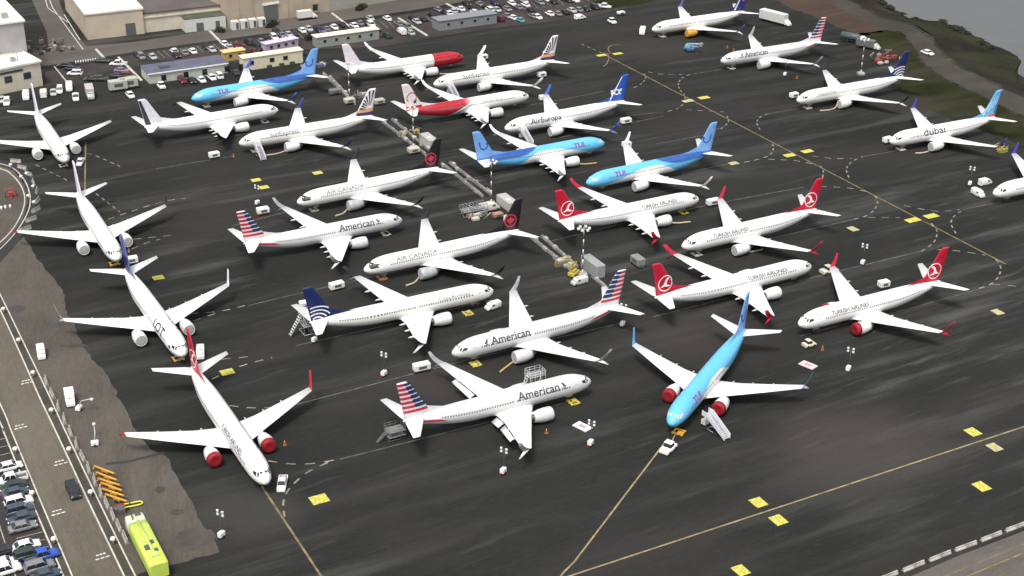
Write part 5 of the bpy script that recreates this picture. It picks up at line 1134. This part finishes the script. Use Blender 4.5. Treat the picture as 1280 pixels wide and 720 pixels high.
# blocks beside the road
def jersey():
    return MB().prism_y([(-.35, 0), (.35, 0), (.30, .25), (.12, .55), (.10, .95), (-.10, .95), (-.12, .55), (-.30, .25)], 2.9).build('concrete_barrier', paint((.30, .29, .26), .85, var=.4, vs=1.2, name='barrier_concrete'))
for i in range(14):
    t = i/13; px, py = 58+(157-58)*t, 478+(674-478)*t+math.sin(t*3.1)*4
    obj_at(jersey, 0, px, py, R(-155)+R(rc.uniform(-6, 6)), 'concrete_barrier', f'weathered concrete barrier in the row right of the access road, {ORDV[i]}', 'barrier', 'concrete barriers along the access road')
for i in range(9):
    a = [(20, 203), (28, 211), (36, 219), (42, 229), (46, 240), (47, 252), (45, 264), (39, 276), (32, 288)][i]
    obj_at(jersey, 0, a[0], a[1], R([-100, -118, -130, -155, -170, -180, -200, -215, -220][i])+R(90)*0, 'concrete_barrier', f'weathered concrete barrier round the outside of the curved road, {ORDV[i]}', 'barrier', 'concrete barriers round the curved road')
def jersey_white(): return MB().prism_y([(-.3, 0), (.3, 0), (.26, .2), (.12, .38), (.10, .6), (-.10, .6), (-.12, .38), (-.26, .2)], 4.4).build('concrete_barrier', paint((.36, .335, .30), .8, var=.6, vs=.45, name='white_barrier'))
q0, q1 = G(1108, 722), G(1300, 648); n = int((q1-q0).length/5.0); hd = math.atan2((q1-q0).y, (q1-q0).x)
for i in range(n+1):
    p = q0.lerp(q1, i/n); place('concrete_barrier', 'w', jersey_white, (p.x, p.y, 0), hd-math.pi/2+R(rc.uniform(-1.5, 1.5)), f'whitish concrete barrier along the road at the lower right, {ORD[i]}', 'barrier', 'white barriers at the lower right')
# lower-left parking
car_row('in the lower left parking lot', [(12, 587, W), (14, 603, W, 'pickup'), (17, 611, DGR), (20, 619, SLB), (24, 631, W, 'suv'), (25, 641, SLB, 'suv'), (27, 651, SLB), (29, 662, GREY), (33, 686, W), (36, 697, DGR, 'suv'), (53, 699, BBL, 'pickup'), (50, 712, GREY, 'suv'), (58, 722, SLB)], R(29), 'cars in the lower left lot', True, 1.5)
car_row('in the second row at the bottom left corner', [(1, 694, DKC), (4, 708, W), (6, 717, W, 'pickup')], R(29), 'cars in the lower left lot', True, 1.5)
obj_at(lambda: car(DKC, 'suv'), ('suv', DKC), 92, 617, R(-62), 'parked_car', 'black tall car driving on the access road', 'car')
# stairs and stands
obj_at(airstairs, 0, 893, 541, R(-52), 'boarding_stairs', 'white boarding stairs beside the blue nose down airliner', 'stairs')
for k, lab in (('p23', 'boarding stairs at the front door of the nearer sun rayed airliner'), ('p18', 'boarding stairs at the front door of the royal blue tailed airliner'), ('p20', 'boarding stairs at the front door of the farther sun rayed airliner')):
    x_, y_, h, e = POSE[k]; c, s = math.cos(R(h)), math.sin(R(h)); a, b = -4.0, 4.3
    place('boarding_stairs', 0, airstairs, (x_+c*a-s*b, y_+s*a+c*b, 0), R(h+90), lab, 'stairs', 'boarding stairs on the apron')
def local(k, a, b):
    x_, y_, h, e = POSE[k]; c, s = math.cos(R(h)), math.sin(R(h)); return (x_+c*a-s*b, y_+s*a+c*b, 0), R(h)
for k, a, b, hh, lab in [('p06', -38.5, 4.6, 4.4, 'white scaffold stand round the tail of the globe tailed airliner'), ('p05', -9.5, 4.2, 4.7, 'pale scaffold stand behind the front of the nearest silver airliner'), ('p05', -38.6, 2.4, 1.9, 'dark small stand behind the tail of the nearest silver airliner')]:
    loc, rz = local(k, a, b); place('work_stand', hh, (lambda: scaffold(4.2, 3.2, hh, (.66, .67, .68) if hh > 4 else (.16, .17, .18))), loc, rz, lab, 'scaffold', scale=(.75, .7, 1) if hh != 4.4 else None)
padc = {'p05': ((.60, .48, .06), 'yellow'), 'p06': ((.58, .44, .12), 'mustard'), 'p08': ((.60, .50, .12), 'yellow with rust'), 'p15': ((.60, .32, .03), 'orange'), 'p10': ((.45, .18, .08), 'rusty orange'), 'p09': ((.40, .37, .30), 'grey'), 'p07': ((.58, .52, .36), 'sand'),
        'p02': ((.58, .34, .08), 'amber'), 'p03': ((.58, .36, .12), 'ochre'), 'p01': ((.44, .42, .28), 'olive grey'), 'p12': ((.52, .50, .42), 'pale'), 'p27': ((.58, .55, .45), 'ivory'), 'p28': ((.60, .60, .56), 'white'), 'p23': ((.5, .5, .48), 'light grey'), 'p22': ((.42, .42, .40), 'mid grey'), 'p26': ((.55, .54, .48), 'bone'), 'p24': ((.5, .5, .5), 'silver grey'), 'p11': ((.50, .42, .05), 'olive yellow'), 'p25': ((.62, .61, .58), 'chalk white')}
SHORT = {'p05': 'nearest silver airliner', 'p06': 'long airliner with globe tail', 'p08': 'middle silver airliner', 'p15': 'blue nose down airliner', 'p10': 'nearer black tailed airliner', 'p09': 'farther black tailed airliner', 'p07': 'left silver airliner',
         'p02': 'lilac finned airliner', 'p03': 'airliner with dark blue fin and letters', 'p01': 'plain airliner at the left edge', 'p12': 'middle left facing red tailed airliner', 'p27': 'globe tailed airliner by the grass', 'p28': 'airliner with slashed light blue fin',
         'p23': 'nearer sun rayed airliner', 'p22': 'blue airliner by the yellow cabin', 'p26': 'farthest silver airliner', 'p24': 'airliner with dark rudder', 'p11': 'farther right facing red tailed airliner', 'p25': 'orange engined airliner'}
for k, (c, cn) in padc.items():
    off = (-4.2, 0) if k not in ('p05', 'p08', 'p06', 'p15') else {'p05': (-4.4, -1.3), 'p08': (-4.4, 1.3), 'p06': (-7.0, -2.3), 'p15': (-2.6, .8)}[k]
    loc, rz = local(k, *off); place('nose_stand', k, lambda: nose_pad(c), loc, rz, f'{cn} wheel stand at the nose gear of the {SHORT[k]}', 'stand', 'wheel stands under noses')
def hose(pts, r_, mat): return MB().tube(smooth_path(pts, 6), r_, 6).build('air_hose', mat)
HY = paint((.50, .34, .12), .7, name='hose_yellow'); HG = paint((.46, .40, .28), .7, name='hose_tan')
for k, pts, mat, lab in [('p08', [(-13.5, 3.0, .9), (-12.5, 3.4, .35), (-10, 4.6, .2), (-7.2, 6.2, .2)], HY, 'yellow hose from the belly of the silver airliner with nose left'), ('p09', [(-12.8, 2.6, .9), (-11.5, 3.4, .3), (-9.5, 5.2, .2), (-7.2, 5.8, .2)], HG, 'tan hose beside the farther black tailed airliner'),
                         ('p10', [(-12.8, 2.6, .9), (-11.5, 3.4, .3), (-9.5, 5.2, .2), (-7.2, 5.8, .2)], HG, 'tan hose beside the nearer black tailed airliner'), ('p11', [(-10.6, -4.8, .6), (-9, -5, .3), (-6.0, -5.6, .25)], HG, 'tan hose ahead of the engine of a red tailed airliner'),
                         ('p17', [(-10.6, -4.8, .6), (-9, -5, .3), (-5.6, -5.6, .25)], HY, 'amber hose ahead of the engine of the blue airliner facing right'), ('p23', [(-12.8, 2.6, .9), (-11.0, 3.8, .25), (-8.2, 4.6, .2), (-5.8, 4.4, .2)], HG, 'tan hose beside the nearer sun rayed airliner'),
                         ('p28', [(-12.8, 2.6, .9), (-11.0, 3.8, .25), (-8.2, 4.6, .2), (-5.8, 4.0, .2)], HG, 'tan hose beside the slashed fin airliner'), ('p27', [(-12.8, 2.6, .9), (-11.0, 3.8, .25), (-8.2, 4.2, .2), (-5.8, 3.6, .2)], HG, 'tan hose beside the airliner by the grass'),
                         ('p21', [(-10.6, -4.8, .6), (-9, -5, .3), (-6.0, -5.6, .25)], HG, 'tan hose ahead of the engine of the red nosed airliner'), ('p12', [(-15, 4.8, .5), (-16.5, 4.8, .3), (-19, 4.8, .25)], HG, 'short tan hose behind the engine of a red tailed airliner')]:
    loc, rz = local(k, 0, 0); o = hose(pts, .2, mat); o.location = loc; o.rotation_euler = (0, 0, rz); tag(o, lab, 'hose', 'hoses beside the airliners')
p, q = G(845, 541, .6), G(838, 556, .6); o = MB().tube([(p.x, p.y, .6), (q.x, q.y, .6)], .12, 6).build('tow_link', paint((.35, .30, .2), .6)); tag(o, 'tow bar linking the white tractor to the blue nose down airliner', 'tow bar')
# pipe rails running across the apron
RAIL = paint((.24, .225, .205), .7, var=.35, vs=.6, name='rail_concrete')
def rail(pa, pb, lab, w_=.55, h=.45):
    p, q = G(*pa), G(*pb); d = q-p; L = d.length; r = empty('pipe_rail', (p.x, p.y, 0), math.atan2(d.y, d.x)); r_ = random.Random(int(pa[0]))
    MB().box((L/2, 0, h/2), (L, w_, h), 0, .75, 1.0).build('kerb_beam', RAIL, r)
    MB().tube([(0, .15, h+.14), (L, .15, h+.14)], .08, 6).tube([(0, -.2, h+.1), (L, -.2, h+.1)], .06, 6).build('pipe', paint((.34, .33, .31), .5, var=.4, vs=.4), r)
    m = MB(); x_ = 2
    while x_ < L-2: m.rbox((x_, r_.uniform(-.4, .4), .4), (r_.uniform(.6, 1.9), r_.uniform(.5, 1.0), r_.uniform(.5, .95)), .05); x_ += r_.uniform(3, 8)
    m.build('valve_box', paint((.34, .34, .32), .7, var=.6, vs=.5, name='valve_box'), r); tag(r, lab, 'pipe rail', 'pipe rails across the apron'); return r
for a, b, lab in [((412, 96), (436, 122), 'pipe rail, far left stretch below the blue fin'), ((404, 92), (444, 131), 'pipe rail beside the far left stretch, ending at the mast'), ((477, 152), (532, 194), 'near side pipe rail from the sun rayed tail to the farther black tail'), ((490, 150), (541, 192), 'far side pipe rail from the sun rayed tail to the farther black tail'),
                  ((552, 205), (604, 247), 'near side pipe rail left of the middle flood mast'), ((562, 204), (614, 244), 'far side pipe rail left of the middle flood mast'), ((663, 297), (716, 340), 'near side pipe rail from the nearer black tail to the yellow lift'), ((677, 296), (722, 335), 'far side pipe rail from the nearer black tail to the yellow lift'),
                  ((740, 346), (757, 360), 'short end of the pipe rails right of the grey container')]:
    rail(a, b, lab)
# debris, boxes and boards
def pile(seed, cols, n=9, sp=3.0):
    r = empty('equipment_pile'); rr = random.Random(seed)
    for i in range(n):
        c = rr.choice(cols); x_, y_ = rr.uniform(-sp, sp), rr.uniform(-sp*.6, sp*.6); t = rr.random()
        if t < .55: MB().rbox((x_, y_, .5), (rr.uniform(.6, 2.2), rr.uniform(.5, 1.4), rr.uniform(.5, 1.2)), .06).build('crate', paint(c, .7), r)
        else: MB().tube([(x_, y_, .2), (x_+rr.uniform(-1.5, 1.5), y_+rr.uniform(-1, 1), rr.uniform(.8, 2.2)), (x_+rr.uniform(-2, 2), y_, rr.uniform(.3, 1.5))], .1, 6).build('pipe', paint(c, .5), r)
    return r
for px, py, cols, n, sp, lab in [(42, 62, [(.25, .2, .17), (.4, .38, .35), (.04, .04, .04), (.04, .04, .05), (.15, .06, .04)], 60, 11, 'cluttered stack of dark and pale gear in front of the tall grey hangar'), (600, 272, [(.5, .48, .42), (.3, .18, .1), (.2, .2, .2)], 10, 2.6, 'loose pale crates by the rack near the middle mast'),
                                 (510, 168, [(.40, .30, .12), (.35, .33, .28), (.12, .1, .08)], 12, 3.2, 'brown crates and pipes by the mast under the ring and star fin'), (455, 122, [(.42, .41, .36), (.2, .2, .18)], 10, 3.0, 'pale crates beside the mast near the sun rayed fin'),
                                 (704, 330, [(.4, .35, .2), (.2, .17, .1), (.5, .48, .44)], 9, 2.4, 'sandy crates on the far rail before the grey container'), (394, 84, [(.5, .5, .48), (.1, .12, .2), (.3, .35, .42)], 14, 3.4, 'blue grey crates between the pale yellow cabin and the white tail'),
                                 (1103, 75, [(.30, .04, .03), (.5, .42, .38), (.14, .06, .05), (.35, .2, .16)], 26, 6.0, 'red and brown heap of gear at the apron edge behind the globe fin'), (310, 84, [(.25, .08, .06), (.3, .28, .25)], 8, 3, 'reddish crates under the left end of the pale yellow cabin'),
                                 (1253, 188, [(.45, .28, .03), (.40, .04, .03), (.25, .3, .05)], 12, 2.2, 'red and yellow machine parts by the red wingtip at right'), (145, 640, [(.3, .04, .03), (.1, .09, .08)], 4, 1.0, 'dark red bits beside the yellow tow head')]:
    p = G(px, py); o = pile(int(px), cols, n, sp); o.location = p; o.rotation_euler = (0, 0, A1); tag(o, lab, 'equipment')
def board(col, L=3.2, w_=2.0):
    r = empty('flat_board'); MB().box((0, 0, .12), (L, w_, .16)).build('panel', paint(col, .6), r); MB().box((0, 0, .215), (L*.45, w_*.4, .02)).build('panel_mark', paint((.45, .30, .28), .6), r); return r
obj_at(lambda: board((.66, .52, .52)), 1, 1010, 457, A2+R(18), 'flat_board', 'pale pink flat board left of the light tower at right', 'board')
obj_at(lambda: board((.66, .64, .62)), 2, 728, 534, A2+R(18), 'flat_board', 'off white flat board beside the light tower by the nearest silver nose', 'board')
def cone(c=(.62, .2, .05)): return MB().box((0, 0, .03), (.55, .55, .06)).tube([(0, 0, .06), (0, 0, .9)], [.22, .04], 10).build('traffic_cone', paint(c, .6))
for px, py, lab in [(683, 541, 'orange cone before the engine of the nearest silver airliner'), (1028, 437, 'dull red cone right of the cream tow tractor'), (356, 556, 'pale cone right of the red engine cover'), (909, 60, 'cone left of the far silver nose'), (917, 63, 'cone above the far silver nose'), (996, 98, 'cone near the airliner by the grass'), (292, 196, 'cone at the end of the line near the power cart')]:
    o = obj_at(cone if 'orange' in lab or 'red' in lab else (lambda: cone((.7, .7, .66))), 'o' if ('orange' in lab or 'dull' in lab) else 'w', px, py, 0, 'traffic_cone', lab, 'cone', 'cones on the apron')
def unit():
    r = empty('storage_container'); MB().rbox((0, 0, 1.55), (2.5, 2.3, 2.9), .06).build('shell', P_((.58, .58, .55), .6), r); MB().box((.5, -1.17, 1.4), (.9, .06, 2.2)).build('door', DGREY, r); MB().box((0, 0, .08), (2.4, 2.1, .16)).build('skid', DGREY, r); return r
for i, px in enumerate((294, 305, 316, 327)): obj_at(unit, 'u', px, 37-(px-293)*.12, A1, 'storage_container', f'white storage box against the long hangar wall, {ORD[i]}', 'container', 'white boxes along the hangar wall')
obj_at(lambda: box_truck((.62, .62, .58), WHITE, 7, 3.2), 'hw', 384, 24, A1, 'box_truck', 'white box truck parked by the wall of the long hangar', 'truck')
# shrubs
def shrub(seed, r0=1.4):
    r = empty('shrub'); rr = random.Random(seed); m = MB()
    for i in range(420):
        a = rr.uniform(0, math.tau); b = math.acos(rr.uniform(-.2, 1)); q = r0*rr.uniform(.45, 1)*(1+.25*math.sin(3*a+seed)); c = Vector((q*math.sin(b)*math.cos(a), q*math.sin(b)*math.sin(a), .3+q*.9*math.cos(b))); k = rr.uniform(.14, .3)
        u = Vector((rr.uniform(-1, 1), rr.uniform(-1, 1), rr.uniform(-1, 1))).normalized()*k; v = u.cross(Vector((rr.uniform(-1, 1), rr.uniform(-1, 1), rr.uniform(-1, 1)))).normalized()*k*.6
        m.add([c-u, c+v, c+u, c-v], [(0, 1, 2, 3)])
    m.build('leaves', paint((.030, .034, .018), .9, var=.5, vs=1.0, name='shrub_leaves'), r); s = MB()
    for i in range(5): a = i*1.3; s.tube([(0, 0, 0), (r0*.4*math.cos(a), r0*.4*math.sin(a), r0*.7)], [.07, .03], 5)
    s.build('stem', paint((.05, .035, .02), .9), r); return r
for i, (px, py, z, sc) in enumerate([(1090, -2, -1.5, 2.2), (1101, 4, -1.8, 1.6), (1112, 10, -1.5, 1.8), (1128, 18, -1.6, 1.3), (1144, 25, -2.4, 1.6), (1150, 26, -2.4, 1.1), (1178, 27, -2.6, 1.4), (1190, 35, -2.4, 1.6), (1198, 37, -2.4, 2.0), (1206, 42, -2.4, 1.5), (1196, 52, -1.6, .9), (1262, 84, -2.2, 1.2), (1240, 60, -2.0, 1.2), (1225, 53, -2.2, 1.0)]):
    p = G(px, py, z); place('shrub', i % 4, lambda: shrub(i), p, i*.7, f'dark shrub on the shore bank by the water, {ORD[i]}', 'shrub', 'shrubs on the shore bank', (sc*.9, sc*.8, sc*.38))
for i, (px, py) in enumerate([(272, 12), (276, 40), (338, 34), (342, 31), (449, 13), (453, 10), (310, 55), (387, 50)]):
    p = G(px, py); place('shrub', i % 4, lambda: shrub(i), p, i*.9, f'dark green shrub near the far hangars, {ORD[i]}', 'shrub', 'shrubs by the hangars', (1.2, 1.2, 1.1))
